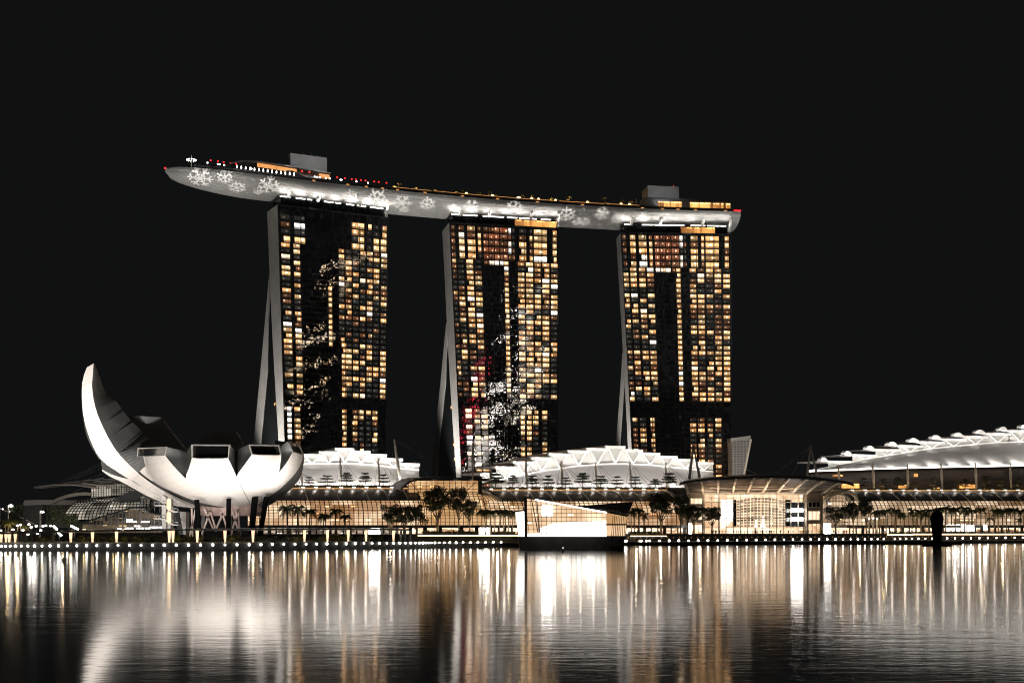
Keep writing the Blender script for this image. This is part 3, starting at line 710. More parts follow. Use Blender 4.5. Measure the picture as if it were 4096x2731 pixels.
B_L=[(553,838),(570,950),(650,1020),(760,1085),(900,1150),(1000,1190),(1100,1222),(1280,1255)]
petal(B_L,[(785,827),(860,920),(950,1012),(1040,1085),(1110,1130),(1180,1168),(1240,1205),(1330,1247)])
petal([(1005,852),(980,935),(957,1017),(1040,1087),(1112,1132),(1182,1170),(1242,1207),(1335,1248)],[(1306,852),(1340,925),(1374,1000),(1404,1065),(1429,1120),(1451,1160),(1479,1215),(1499,1247)])
petal([(1500,822),(1440,905),(1377,1000),(1408,1065),(1433,1120),(1455,1160),(1483,1215),(1503,1247)],[(1742,826),(1735,900),(1722,970),(1690,1010),(1650,1060),(1610,1110),(1560,1170),(1520,1248)])
petal([(1837,798),(1785,890),(1722,970),(1690,1010),(1650,1060),(1610,1110),(1560,1170),(1520,1248)],[(1925,825),(1912,880),(1880,945),(1830,1010),(1760,1080),(1690,1135),(1620,1180),(1540,1242)])
# gaps between petals: the shade in them put in as dark strips behind
wall([(950,1012),(1040,1084),(1110,1129),(1180,1167),(1240,1204),(1330,1245)],[(956,1018),(1043,1092),(1114,1138),(1184,1176),(1244,1213),(1335,1251)],.3,.6,name='gap_shade',mat='dark')
wall([(1374,998),(1404,1065),(1429,1120),(1451,1160),(1479,1215)],[(1380,998),(1410,1065),(1435,1120),(1457,1160),(1486,1216)],.3,.6,name='gap_shade',mat='dark')
# side walls
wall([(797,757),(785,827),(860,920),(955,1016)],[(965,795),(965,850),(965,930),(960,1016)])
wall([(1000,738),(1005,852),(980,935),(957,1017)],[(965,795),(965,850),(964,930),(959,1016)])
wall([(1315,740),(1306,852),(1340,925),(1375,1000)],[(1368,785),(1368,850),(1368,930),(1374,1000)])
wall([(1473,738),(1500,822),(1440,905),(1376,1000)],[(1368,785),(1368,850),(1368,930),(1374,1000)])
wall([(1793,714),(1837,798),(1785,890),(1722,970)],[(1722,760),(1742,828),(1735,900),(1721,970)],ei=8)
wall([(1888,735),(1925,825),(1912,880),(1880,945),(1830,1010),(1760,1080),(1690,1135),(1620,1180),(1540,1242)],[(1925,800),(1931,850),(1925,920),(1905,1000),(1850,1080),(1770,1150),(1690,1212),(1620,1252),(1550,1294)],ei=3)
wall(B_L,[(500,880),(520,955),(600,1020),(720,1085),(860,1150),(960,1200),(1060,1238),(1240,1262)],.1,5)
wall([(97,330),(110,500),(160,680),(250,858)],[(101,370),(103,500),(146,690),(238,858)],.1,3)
wall([(264,953),(330,1000),(420,1042),(520,1096),(640,1162),(760,1212),(900,1248),(1080,1262)],[(265,960),(330,1010),(422,1056),(524,1110),(640,1178),(760,1226),(900,1258),(1080,1270)],.1,4)
mb=MB(); mb.face([MP(253,865,2),MP(290,866,3),MP(318,868,3),MP(420,955,2),MP(508,1031,.4),MP(430,1011,.2),MP(340,984,.2),MP(266,945,.2)]); build('petal_side',mb,M['steel'],mus)
# stepped inner side of the tall petal
A_I=[(207,70),(290,300),(375,372),(465,494),(565,600),(690,698),(800,757)]
Ao=resample([(195,68),(186,180),(183,280),(215,450),(300,650),(400,810),(560,970)],40); Ai=resample(A_I,40)
mb=MB()
for k in range(40):
    e0=1.5*((k%5)/5.0); e1=1.5*(((k%5)+1)/5.0)
    def pt(o,i,f,e): 
        p=MP(*o,.05); px,py=mz(*i); q=P(px,py,md(px,py)+16*(.4+.6*min(1,k/14))+e); return p+(q-p)*f
    for j in range(4): mb.face([pt(Ao[k],Ai[k],j/4,e0*j/4),pt(Ao[k],Ai[k],(j+1)/4,e0*(j+1)/4),pt(Ao[k+1],Ai[k+1],(j+1)/4,e1*(j+1)/4),pt(Ao[k+1],Ai[k+1],j/4,e1*j/4)])
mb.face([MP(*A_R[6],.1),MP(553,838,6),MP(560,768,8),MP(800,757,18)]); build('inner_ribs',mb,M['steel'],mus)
# rear petals
for pts,D in (([(470,497),(745,512),(800,590),(850,655),(965,795),(880,800),(800,757),(690,700),(560,600)],DM+24),([(1110,640),(1375,640),(1400,690),(1425,745),(1400,775),(1368,790),(1315,742),(1060,738),(1075,690)],DM+28),([(1690,700),(1790,716),(1740,790),(1700,760)],DM+12)):
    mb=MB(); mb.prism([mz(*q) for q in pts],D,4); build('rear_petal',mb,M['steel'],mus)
# skylight windows in the cut petal tips
def skyl(fr,gl):
    a=[MP(*q,-.1) for q in fr]; b=[p+Vector((0,2.2,.3)) for p in a]; g=[MP(*q,-.1)+Vector((0,1.6,.0)) for q in gl]
    g0=[MP(*q,-.1) for q in gl]
    mb=MB()
    for i in range(4):
        j=(i+1)%4; mb.face([a[i],a[j],g0[j],g0[i]]); mb.face([g0[i],g0[j],g[j],g[i]]); mb.face([a[j],a[i],b[i],b[j]])
    f=build('skylight_frame',mb,M['petal'],mus)
    mb=MB(); mb.face(g); build('skylight_glass',mb,M['ventglass'],f)
skyl([(560,766),(797,756),(786,828),(553,839)],[(564,772),(793,762),(783,823),(557,834)])
skyl([(1000,737),(1315,739),(1306,853),(1005,853)],[(1006,744),(1310,746),(1303,847),(1010,847)])
skyl([(1473,737),(1722,741),(1742,827),(1500,823)],[(1479,743),(1717,747),(1736,821),(1504,817)])
skyl([(1793,713),(1888,734),(1925,826),(1837,799)],[(1799,720),(1884,739),(1919,818),(1839,792)])
# base ring, core and supports
def beam(name,a,b,w,mat,D=0,h=None):
    p=P(*mz(*a),DM-6+D); q=P(*mz(*b),DM-6+D); mb=MB(); mb.bar(p,q,w,h or w); return build(name,mb,M[mat],mus)
mb=MB()
q=P(*mz(1330,1268),DM+2); mb.lathe((q.x,q.y,0),[(9.5,q.z-2.6),(10.5,q.z-.5),(10.2,q.z+1.5),(7,q.z+3)],28,sx=1.15); build('base_ring',mb,M['pink'],mus)
mb=MB(); mb.prism([mz(840,1290),mz(900,1285),mz(935,1480),mz(900,1480)],DM+4,6); build('core_wall',mb,M['dark'],mus)
mb=MB(); mb.prism([mz(905,1290),mz(957,1293),mz(957,1480),mz(935,1480)],DM-2,5); build('core_wall',mb,M['concrete'],mus)
for a,b,w in (((1046,1192),(1064,1480),1.5),((1310,1183),(1306,1480),1.4),((1526,1175),(1498,1480),1.9),((1622,1168),(1566,1490),1.6)):
    beam('leaning_column',a,b,w,'black',-14 if a[0]<1500 else -10,1.4)
for a,b in (((1108,1262),(1090,1480)),((1316,1280),(1330,1480))): beam('leaning_column',a,b,1.3,'dark',5,1.2)
for a,b in (((1005,1262),(1012,1500)),((1040,1262),(985,1500)),((1108,1262),(1185,1440)),((1165,1262),(1085,1490)),((1150,1262),(1205,1440)),((1245,1262),(1300,1445)),((1280,1262),(1200,1450)),((1332,1262),(1405,1490)),((1392,1262),(1325,1490)),((1385,1262),(1402,1490))):
    beam('lattice_strut',a,b,.6,'pink',-2)
# stair and lift tower beside the museum
st=thing('stair_tower','grey concrete stair tower with two cantilevered landings left of the museum columns','stair tower',P(662,2132,462))
mb=MB(); mb.prism([mz(757,1152),mz(792,1175),mz(792,1450),mz(757,1450)],460,5); mb.prism([mz(793,1178),mz(830,1185),mz(830,1450),mz(793,1450)],462,4); build('tower_wall',mb,M['concrete'],st)
for y in (1237,1347):
    mb=MB(); mb.prism([mz(695,y),mz(778,y-3),mz(850,y+48),mz(890,y+52),mz(890,y+58),mz(846,y+58),mz(776,y+8),mz(695,y+7)],457,4); ld=build('landing',mb,M['concrete'],st)
    mb=MB(); mb.path([P(*mz(695,y-22),457),P(*mz(778,y-24),457),P(*mz(850,y+26),457),P(*mz(890,y+30),457)],.15)
    for x,yy in ((695,y),(735,y-2),(778,y-3),(815,y+23),(850,y+48),(890,y+50)): mb.bar(P(*mz(x,yy),457),P(*mz(x,yy-22),457),.12)
    build('railing',mb,M['grey'],ld)
    mb=MB(); mb.lathe(P(*mz(816,y-8),456.5),[(.05,-2.2),(.8,-1.6),(.8,1.6),(.05,2.2)],8); build('lamp',mb,M['columnlight'],st)
# floodlights at the museum's foot
for px,tx,ty,e in ((330,420,1760,1.0),(480,560,1900,1.0),(600,680,1890,.8),(740,770,1890,.62),(880,860,1880,.62),(1010,960,1890,.66),(1120,1070,1880,.9),(1230,1170,1870,.8)):
    s=shore(px,2.2,7.6); light('SPOT','museum_flood',s,P(tx,ty,md(tx,ty)),49000*e,(1,.955,.90),85 if px<1050 else 56,.9,.8)
for px,tx,ty in ((250,352,1560),(330,365,1700)): p=shore(px,2.2,7.6); light('SPOT','museum_flood',p,P(tx,ty,DM),200000,(1,.955,.90),44,.9,.8)

# ================================================================== MALLS
MALLD=[(-200,575),(1100,600),(1700,628),(2000,640),(2700,680),(3300,715),(4300,770)]
NI=Vector((-.33,.944,0))
def mp(px,py,s=0.0):
    D=interp(MALLD,px); p=Vector(((px-CX)/F*D,D,0))+NI*s; p.z=CZ+(HY-py)/F*p.y; return p
PROF=[(0,2100),(0,2075),(.25,2055),(1.0,2035),(2.4,2016),(4.6,1999)]
def profpt(tab,t):
    k=t*(len(tab)-1); i=min(int(k),len(tab)-2); f=k-i; return lerp(tab[i][0],tab[i+1][0],f),lerp(tab[i][1],tab[i+1][1],f)
def mall(label,px0,px1,dy,step,mat,rooftab,rx0=None,rx1=None,ribs=None,shopmat='shops',rows=9,strip=True,band=True):
    t=thing('shopping_mall',label,'mall',mp((px0+px1)/2,2130,6))
    pr=[(s,y+dy*k) for (s,y),k in zip(PROF,(0,.2,.5,.7,.9,1))]
    mb=MB(); mb.grid(lambda u,v:mp(lerp(px0,px1,u),lerp(2101,1994+dy,v),7),60,3,lambda u,v:(lerp(px0,px1,u)*.125,lerp(0,12.6,v))); build('lit_interior',mb,M[mat],t)
    mb=MB(); n=max(2,int((px1-px0)/step)); pts=[profpt(pr,i/14) for i in range(15)]
    for i in range(n+1):
        px=lerp(px0,px1,i/n); mb.path([mp(px,y,s) for s,y in pts],.30 if i%4 else .42,.3)
    for j in range(rows+1):
        s,y=profpt(pr,j/rows); q=[mp(lerp(px0,px1,i/24),y,s-.1) for i in range(25)]; mb.path(q,.16,.22)
    build('glazing_bars',mb,M['darker'],t)
    if rooftab:
        a0=rx0 if rx0 is not None else px0; a1=rx1 if rx1 is not None else px1
        mb=MB(); N=15
        for j in range(N):                     # louvre blades, each stepped over the next
            s0,y0=profpt(rooftab,j/N); s1,y1=profpt(rooftab,(j+.86)/N)
            for i in range(12):
                xa,xb=lerp(a0,a1,i/12),lerp(a0,a1,(i+1)/12)
                mb.face([mp(xa,y0,s0),mp(xb,y0,s0),mp(xb,y1,s1),mp(xa,y1,s1)])
                mb.face([mp(xa,y0,s0),mp(xb,y0,s0),mp(xb,y0+1.0,s0+.1),mp(xa,y0+1.0,s0+.1)])
        build('louvre_roof',mb,M['louvre'],t)
        mb=MB(); mb.grid(lambda u,v:mp(lerp(a0,a1,u),profpt(rooftab,v)[1]+1.6,profpt(rooftab,v)[0]+.8),12,10); build('roof_lining',mb,M['dark'],t)
        for px in ribs:
            mb=MB(); mb.path([mp(px,profpt(rooftab,k/12)[1]-1.0,profpt(rooftab,k/12)[0]-.25) for k in range(13)],.45,.4); build('roof_rib',mb,M['rib'],t)
        if strip:
            mb=MB(); q=[mp(lerp(a0,a1,i/20),rooftab[-1][1]-1.5,rooftab[-1][0]) for i in range(21)]; mb.path(q,.5,.5); build('amber_edge_light',mb,M['amberline'],t)
    # canopy band over the shops and the shop fronts
    if band:
        mb=MB()
        for i in range(24):
            a,b=lerp(px0,px1,i/24),lerp(px0,px1,(i+1)/24)
            mb.hexa([mp(a,2110,-2.2),mp(b,2110,-2.2),mp(b,2110,7),mp(a,2110,7)],[mp(a,2100,-2.2),mp(b,2100,-2.2),mp(b,2100.5,7),mp(a,2100.5,7)])
        build('canopy',mb,M['dark'],t)
    zf=4.9 if px0>1650 else 2.6
    mb=MB()
    for i in range(60):
        a,b=mp(lerp(px0,px1,i/60),2100,3),mp(lerp(px0,px1,(i+1)/60),2100,3); zt=mp(px0,2108,3).z
        ua,ub=lerp(px0,px1,i/60)*.125,lerp(px0,px1,(i+1)/60)*.125
        mb.face([(a.x,a.y,zf),(b.x,b.y,zf),(b.x,b.y,zt),(a.x,a.y,zt)],[(ua,zf),(ub,zf),(ub,zt),(ua,zt)])
    build('shop_fronts',mb,M[shopmat],t)
    k=int((px1-px0)/26)
    for i in range(k+1):
        mb=MB(); p=mp(lerp(px0,px1,i/k),2104,2.0); mb.box((p.x,p.y,(p.z+zf)/2),.7 if i%3 else 1.6,.8,p.z-zf); build('shop_pillar',mb,M['dark'],t)
    return t
RT=[(3.4,2000),(5.2,1990),(7.8,1979),(11,1968),(15,1959),(20,1953)]
m1=mall('glass-fronted mall with dark ribbed roof behind the row of palms, right of the museum',1000,1700,0,18.5,'mall',RT,1000,1694,[1236,1362,1482,1562,1640,1692],shopmat='shopsdim')
RT2=[(3.4,2003),(5.2,1994),(7.8,1984),(11,1974),(15,1966),(20,1960)]
m2=mall('long glass-fronted mall with brown-black ribbed roof behind the glowing pavilion',1945,2745,3,19,'mall',RT2,2010,2735,[2080,2150,2222,2294,2366,2438,2508,2578,2648,2716],shopmat='shops')
m3=mall('glass-fronted mall with slanted glazing ribs and dark ribbed roof, right end of the waterfront',3380,4230,2,17,'mallr',[(3.4,2002),(5.2,1993),(7.8,1983),(11,1974),(15,1967),(20,1962)],3405,4230,[3545,3614,3683,3752,3821,3890,3958,4028,4098,4168],shopmat='shops',strip=True)
# pale verge at the slanted start of the second roof, arch of the third
mb=MB(); mb.path([mp(2012+ (1-k/8)*-62*(1-(k/8))**.8 if False else lerp(1948,2010,(1-k/10)**.7),profpt(RT2,k/10)[1]-1,profpt(RT2,k/10)[0]-.4) for k in range(11)],1.5,1.0); build('roof_verge',mb,M['rib'],m2)
mb=MB()
for i in range(8):
    a,b=lerp(1955,2010,0),0
mb.grid(lambda u,v:mp(lerp(lerp(1930,1948,v),lerp(2010,1952,v**1.4),u),lerp(2002,1962,v),lerp(4.8,17,v)),8,8,lambda u,v:(u*8,v*6)); build('roof_glazing',mb,M['atrium'],m2)
mb=MB()
for k in range(7): mb.path([mp(lerp(lerp(1930,1948,v),lerp(2010,1952,v**1.4),k/6),lerp(2002,1962,v),lerp(4.8,17,v)-.3) for v in [j/8 for j in range(9)]],.3,.3)
build('glazing_bars',mb,M['darker'],m2)
arch=thing('entrance_arch','cream arched glass entrance at the left end of the right mall','arch',mp(3340,2130,0))
def arc_pts(x0,x1,y0,yt,s,n=18): return [mp(lerp(x0,x1,(1-math.cos(math.pi*i/n))/2),y0-(y0-yt)*math.sin(math.pi*i/n)**.8,s) for i in range(n+1)]
mb=MB(); mb.path(arc_pts(3294,3420,2004,1962,-1.5),1.5,1.6); build('arch_rim',mb,M['rib'],arch)
mb=MB(); mb.path(arc_pts(3296,3392,2030,1972,-2.5),1.2,1.4); build('arch_rim',mb,M['rib'],arch)
mb=MB(); mb.grid(lambda u,v:mp(lerp(3296,3392,u),lerp(2100,lerp(1985,1974,math.sin(u*math.pi)) if v>0 else 2100,v),2.5),12,6,lambda u,v:(u*12,v*13)); build('lit_interior',mb,M['mallr'],arch)
mb=MB()
for i in range(9): x=lerp(3296,3392,i/8); mb.bar(mp(x,2100,0),mp(x,2002-26*math.sin(math.pi*i/8)**.7,0),.3)
for y in range(1990,2100,14): mb.bar(mp(3296,y,-.1),mp(3392,y,-.1),.22)
build('glazing_bars',mb,M['dark'],arch)
mb=MB(); p=mp(3294,2104,-1); q=mp(3402,2104,-1); mb.bar(p,q,1.5,1.6); build('lintel',mb,M['beige'],arch)
mb=MB(); a,b=mp(3296,2110,1),mp(3400,2110,1); mb.face([(a.x,a.y,4.9),(b.x,b.y,4.9),(b.x,b.y,b.z+.6),(a.x,a.y,a.z+.6)],[(0,0),(13,0),(13,3.5),(0,3.5)]); build('shop_fronts',mb,M['shops'],arch)

# ---- glass atrium between the first two malls
at=thing('glass_atrium','tall amber glass hall under a dark arched canopy between the two malls','atrium',mp(1800,2130,0))
AT=[(0,2100),(0,2070),(.8,2045),(2.6,2015),(5.5,1985),(8,1968)]
mb=MB(); mb.grid(lambda u,v:mp(lerp(1690,1945,u),profpt([(y,s) for s,y in AT],v)[0],profpt(AT,v)[0]+3.5),24,8,lambda u,v:(lerp(1690,1945,u)*.125,lerp(0,16,v))); build('lit_interior',mb,M['atrium'],at)
mb=MB()
for i in range(15): mb.path([mp(lerp(1690,1945,i/14),*profpt(AT,k/12)[::-1]) for k in range(13)],.3,.3)
for j in range(12): s,y=profpt(AT,j/11); mb.path([mp(lerp(1690,1945,i/10),y,s-.1) for i in range(11)],.16,.22)
build('glazing_bars',mb,M['darker'],at)
mb=MB(); mb.grid(lambda u,v:mp(lerp(1655,1940,u),lerp(1972,1922,v),11),16,3,lambda u,v:(lerp(1655,1940,u)*.125,v*6)); build('lit_gallery',mb,M['atrium'],at)
mb=MB()
for i in range(13): x=lerp(1655,1940,i/12); mb.bar(mp(x,1972,9.8),mp(x,1923,9.8),.28)
for y in (1970,1956,1942,1930): mb.bar(mp(1655,y,9.7),mp(1940,y,9.7),.2)
for x0,x1 in ((1660,1700),(1930,1880)): mb.bar(mp(x0,1925,9.6),mp(x1,1970,9.6),.3)
build('glazing_bars',mb,M['darker'],at)
mb=MB()
cv=[(1612,1950),(1632,1933),(1655,1918),(1690,1911),(1740,1908),(1800,1909),(1880,1911),(1960,1914),(2020,1919),(2030,1922)]
for (a,ya),(b,yb) in zip(cv,cv[1:]):
    mb.hexa([mp(a,ya+9,4),mp(b,yb+(9 if b<2030 else 3),4),mp(b,yb+5,26),mp(a,ya+5,26)],[mp(a,ya,4),mp(b,yb,4),mp(b,yb-2,26),mp(a,ya-2,26)])
build('canopy_roof',mb,M['dark'],at)
for x in (1645,1735,1822,1888,1962):
    mb=MB(); mb.bar(mp(x-6,1921,5),mp(x+14,1917,3.2),.8,.7); build('canopy_bracket',mb,M['rib'],at)
mb=MB(); mb.box(mp(1943,1950,9),2.0,3,6.5); build('end_pillar',mb,M['dark'],at)
mb=MB()
for i in range(12):
    a,b=lerp(1694,1950,i/12),lerp(1694,1950,(i+1)/12)
    mb.hexa([mp(a,2110,-2),mp(b,2110,-2),mp(b,2110,5),mp(a,2110,5)],[mp(a,2100,-2),mp(b,2100,-2),mp(b,2100,5),mp(a,2100,5)])
build('canopy',mb,M['dark'],at)
mb=MB(); a,b=mp(1600,2108,2.5),mp(1950,2108,2.5); mb.face([(a.x,a.y,4.9),(b.x,b.y,4.9),(b.x,b.y,a.z),(a.x,a.y,a.z)],[(0,4.9),(44,4.9),(44,8),(0,8)]); build('shop_fronts',mb,M['shops'],at)
for x in (1704,1764,1850,1910): mb=MB(); p=mp(x,2104,1.5); mb.box((p.x,p.y,(p.z+4.9)/2),2.0,1,p.z-4.9); build('shop_pillar',mb,M['dark'],at)

# ---- terraces on the mall roofs with hedge, lamps
def terrace(label,px0,px1,py,depth,n):
    t=thing('roof_terrace',label,'terrace',mp((px0+px1)/2,py,24))
    mb=MB()
    for i in range(n):
        a,b=lerp(px0,px1,i/n),lerp(px0,px1,(i+1)/n)
        mb.hexa([mp(a,py+6,20.6),mp(b,py+6,20.6),mp(b,py+6,20.6)+NI*depth,mp(a,py+6,20.6)+NI*depth],[mp(a,py-1,20.6),mp(b,py-1,20.6),mp(b,py-1,20.6)+NI*depth,mp(a,py-1,20.6)+NI*depth])
    build('slab',mb,M['dark'],t)
    rnd=random.Random(int(px0)); mb=MB()
    for i in range(int((px1-px0)*9)):
        p=mp(rnd.uniform(px0,px1),py-1,22+rnd.uniform(0,2)); q=rnd.uniform(.15,.45); p.z+=rnd.uniform(0,1.0)
        a=Vector((rnd.uniform(-1,1),rnd.uniform(-1,1),rnd.uniform(-1,1)))*q; b=Vector((rnd.uniform(-1,1),rnd.uniform(-1,1),rnd.uniform(-1,1)))*q
        mb.face([p-a,p-b,p+a,p+b])
    build('hedge',mb,M['leaf'],t)
    k=int((px1-px0)/52)
    for i in range(k):
        p=mp(px0+20+i*52,py-1.5,20.2); mb=MB(); mb.bar(p-Vector((.75,0,0)),p+Vector((.75,0,0)),.7,.5); build('oval_lamp',mb,M['led'],t)
        light('POINT','terrace_edge_lamp',p+Vector((0,-3.5,1.2)),None,280,(1,.86,.74),size=.5)
    return t
terrace('planted roof terrace over the mall beside the museum',1120,1655,1950,36,20)
terrace('planted roof terrace over the mall behind the pavilion',1945,2740,1957,40,26)
terrace('dark roof terrace over the right mall, below the sweeping white roof',3420,4230,1961,44,26)
def mq(px,py,s):                               # like mp, but the given photo column holds after the offset
    x=px
    for _ in range(8):
        p=mp(x,py,s); x+=px-(CX+F*p.x/p.y)
    return mp(x,py,s)
# ================================================================== WHITE STEPPED ROOFS
def shell(label, caps, chord, basey, bx0, bx1, s_ch, s_base, lamps, power, eave=None, fins=False, vflip=False):
    t=thing('stepped_roof_hall',label,'hall',mq((bx0+bx1)/2,basey if not eave else interp(eave,(bx0+bx1)/2),s_ch))
    lowy=lambda x: interp(eave,x) if eave else basey
    mb=MB(); mb.grid(lambda u,v:(lambda x:mq(x,lerp(lowy(x),interp(chord,x),v**1.25 if not eave else v**.9),lerp(s_base,s_ch,v)))(lerp(bx0,bx1,u)),48,12,lambda u,v:(u*(bx1-bx0)*.14,v*22))
    build('roof_membrane',mb,M['shell'],t,smooth=True)
    mb=MB(); q=[mq(lerp(bx0,bx1,i/40),interp(chord,lerp(bx0,bx1,i/40)),s_ch-.6) for i in range(41)]; mb.path(q,.75,.75); build('lower_chord',mb,M['white'],t)
    for x0,x1,y in caps:
        mb=MB(); a,b=mq(x0,y,s_ch-1.5),mq(x1,y,s_ch-1.5); d=NI*34; up=Vector((0,0,1.5)); b.z=a.z
        mb.hexa([a-up,b-up,b-up*.2+d,a-up*.2+d],[a,b,b+d+up*.4,a+d+up*.4]); rs=build('roof_step',mb,M['white'],t)
        xc=(x0+x1)/2; w=(x1-x0); ap=mq(xc,interp(chord,xc),s_ch-1)
        mb=MB(); mb.bar(mq(x0+w*.12,y+5,s_ch-1),ap,.75); mb.bar(mq(x1-w*.12,y+5,s_ch-1),ap,.75); build('v_strut',mb,M['white'],t)
        mb=MB(); xl,xr=x0+w*.04,x1-w*.04
        mb.grid(lambda u,v:(lambda x:mq(x,lerp(interp(chord,x),y+3,v),s_ch+.6))(lerp(xl,xr,u)),4,3,lambda u,v:(u*8,v*8)); build('screen_wall',mb,M['membrane'],t)
        if fins:
            mb=MB(); k=.62+.38*min(1,(x0-3150)/500); o=[mq(x0+dx*k,y+dy,s_ch-2) for dx,dy in ((-36,3),(-34,-6),(-25,-12),(-13,-12),(-3,-6),(6,4),(-4,6))]; o2=[p+NI*4 for p in o]
            mb.face(o); mb.face(o2[::-1])
            for i in range(7): j=(i+1)%7; mb.face([o[j],o[i],o2[i],o2[j]])
            light('SPOT','vault_flood',mq(x0-16,y+12,s_ch-9),mq(x0-16,y-2,s_ch),1500,(1,.97,.93),90,.8,.5)
            build('vault_end',mb,M['white'],rs)
    for i in range(lamps):
        x=lerp(bx0+8,bx1-8,i/(lamps-1)); p=mq(x,lowy(x)-3,s_base-3.5); light('SPOT','roof_flood',p,mq(x,interp(chord,x)-14,s_ch+2),power,(1,.96,.92),125,.9,.6)
    for x0,x1,y in caps:
        xc=(x0+x1)/2; p=mq(xc,interp(chord,xc)+9,s_ch-7.5); light('SPOT','cap_flood',p,mq(xc,y+4,s_ch),1500,(1,.97,.93),120,.8,.5)
    return t
shell('white stepped roof lit from below, between the museum and the middle tower',
  [(1205,1290,1814),(1276,1352,1803),(1340,1417,1790),(1405,1482,1801),(1470,1548,1814),(1536,1612,1831),(1601,1680,1851)],
  [(1170,1858),(1215,1855),(1300,1853),(1400,1852),(1470,1856),(1560,1866),(1680,1880)],1942,1150,1676,50,32,9,13500)
shell('broad white stepped roof rising to a peak between the middle and right towers',
  [(1920,1997,1889),(1981,2067,1863),(2054,2137,1843),(2126,2209,1826),(2197,2282,1811),(2272,2357,1799),(2347,2433,1790),(2422,2502,1781),(2492,2573,1795),(2560,2641,1808),(2629,2711,1821),(2699,2785,1833),(2775,2855,1846)],
  [(1900,1935),(1975,1925),(2067,1902),(2162,1884),(2312,1862),(2450,1853),(2518,1855),(2602,1858),(2672,1866),(2743,1873),(2855,1886)],1950,1960,2852,52,34,14,14000)
EAVE=[(3230,1884),(3486,1874),(3764,1867),(4100,1861),(4300,1858)]
ex=shell('sweeping white roof of the exhibition hall climbing to the right edge of the view',
  [(3309,3415,1841),(3406,3510,1815),(3497,3602,1794),(3587,3692,1778),(3674,3779,1763),(3762,3867,1752),(3851,3953,1741),(3939,4044,1730),(4030,4130,1719),(4118,4215,1709)],
  [(3230,1882),(3318,1868),(3451,1838),(3543,1822),(3631,1807),(3718,1794),(3805,1785),(3891,1777),(3979,1769),(4067,1767),(4260,1755)],1960,3232,4250,62,42,13,14500,eave=EAVE,fins=True)
mb=MB(); mb.path([mq(lerp(3232,4250,i/30),interp(EAVE,lerp(3232,4250,i/30)),41) for i in range(31)],.7,.8); build('eave_light',mb,M['led'],ex)
mb=MB(); mb.grid(lambda u,v:(lambda x:mq(x,lerp(1962,interp(EAVE,x)+6,v),50))(lerp(3240,4250,u)),40,4,lambda u,v:(u*200,v*18)); build('dark_glazing',mb,M['terrace_int'],ex)
mb=MB()
for y in (1890,1901,1913,1925,1937,1948): mb.path([mq(lerp(3330,4250,i/20),y,49.5) for i in range(21)],.22,.25)
build('sun_louvres',mb,M['wood'],ex)
mb=MB(); mb.grid(lambda u,v:(lambda x:mq(x,interp(EAVE,x)+lerp(12,2,v),lerp(49,42,v)))(lerp(3240,4250,u)),30,3); build('eave_soffit',mb,M['wood'],ex)
for x0,x1,y0,y1 in ((3592,3626,1938,1956),(3655,3671,1893,1906),(3748,3760,1949,1958),(3838,3904,1937,1958),(3366,3438,1934,1957),(3330,3372,1899,1905)):
    mb=MB(); a,b=mq(x0,y1,48.6),mq(x1,y1,48.6); h=(y1-y0)/F*a.y; mb.face([a,b,b+Vector((0,0,h)),a+Vector((0,0,h))],[(x0*.15,0),(x1*.15,0),(x1*.15,3),(x0*.15,3)]); build('window',mb,M['deckbar'],ex)

# masts with stay cables
def mast(px0,y0,px1,y1,s,label,stays,w=.9,col='rib',group='cable masts over the mall roofs'):
    t=thing('mast',label,'mast',mq(px1,y1,s),group)
    mb=MB(); a,b=mq(px0,y0,s-1),mq(px1,y1,s); m=a+(b-a)*.45
    mb.tube([b,m,a],[w*.38,w*.75,w*.3],8); build('pole',mb,M[col],t)
    mb=MB()
    for x,y in stays: mb.bar(a,mq(x,y,s),.1)
    build('stay_cables',mb,M['dark'],t)
for i,(x0,y0,x1) in enumerate(((1209,1893,1208),(1360,1828,1366),(1513,1831,1519))):
    mast(x0,y0,x1,1946,29,['short mast nearest the museum, before the left stepped roof','middle mast of the left stepped roof','mast left of the tall leaning one, before the left stepped roof'][i],[(x0-15,1945),(x0+60,1945),(x0+95,1945)])
mast(1577,1756,1603,1946,31,'tall leaning mast with long cables beside the middle tower',[(1556,1945),(1575,1944),(1740,1860),(1850,1905),(1720,1910)],1.1)
for i,(x0,y0,x1) in enumerate(((1891,1763,1890),(1961,1842,1966),(2103,1846,2109),(2245,1844,2250),(2382,1846,2388),(2519,1849,2526),(2662,1849,2668))):
    mast(x0,y0,x1,1952 if i else 1912,30,'%s mast from the left before the broad stepped roof'%['tallest','second','third','fourth','fifth','sixth','seventh'][i],[(x0-18,1951),(x0+50,1951),(x0+85,1951),(x0+110,1951)] if i else [(1700,1850)],.95)
for i,(x0,x1) in enumerate(((3354,3357),(3491,3496),(3629,3633),(3764,3770),(3901,3906),(4040,4046))):
    mast(x0,1851 if i else 1856,x1,1961,30,'%s pale mast from the left holding up the exhibition roof'%['first','second','third','fourth','fifth','sixth'][i],[(x0-22,1905),(x0+20,1905)] if i==0 else [(x0-14,1940)],1.15,group='masts of the exhibition roof')
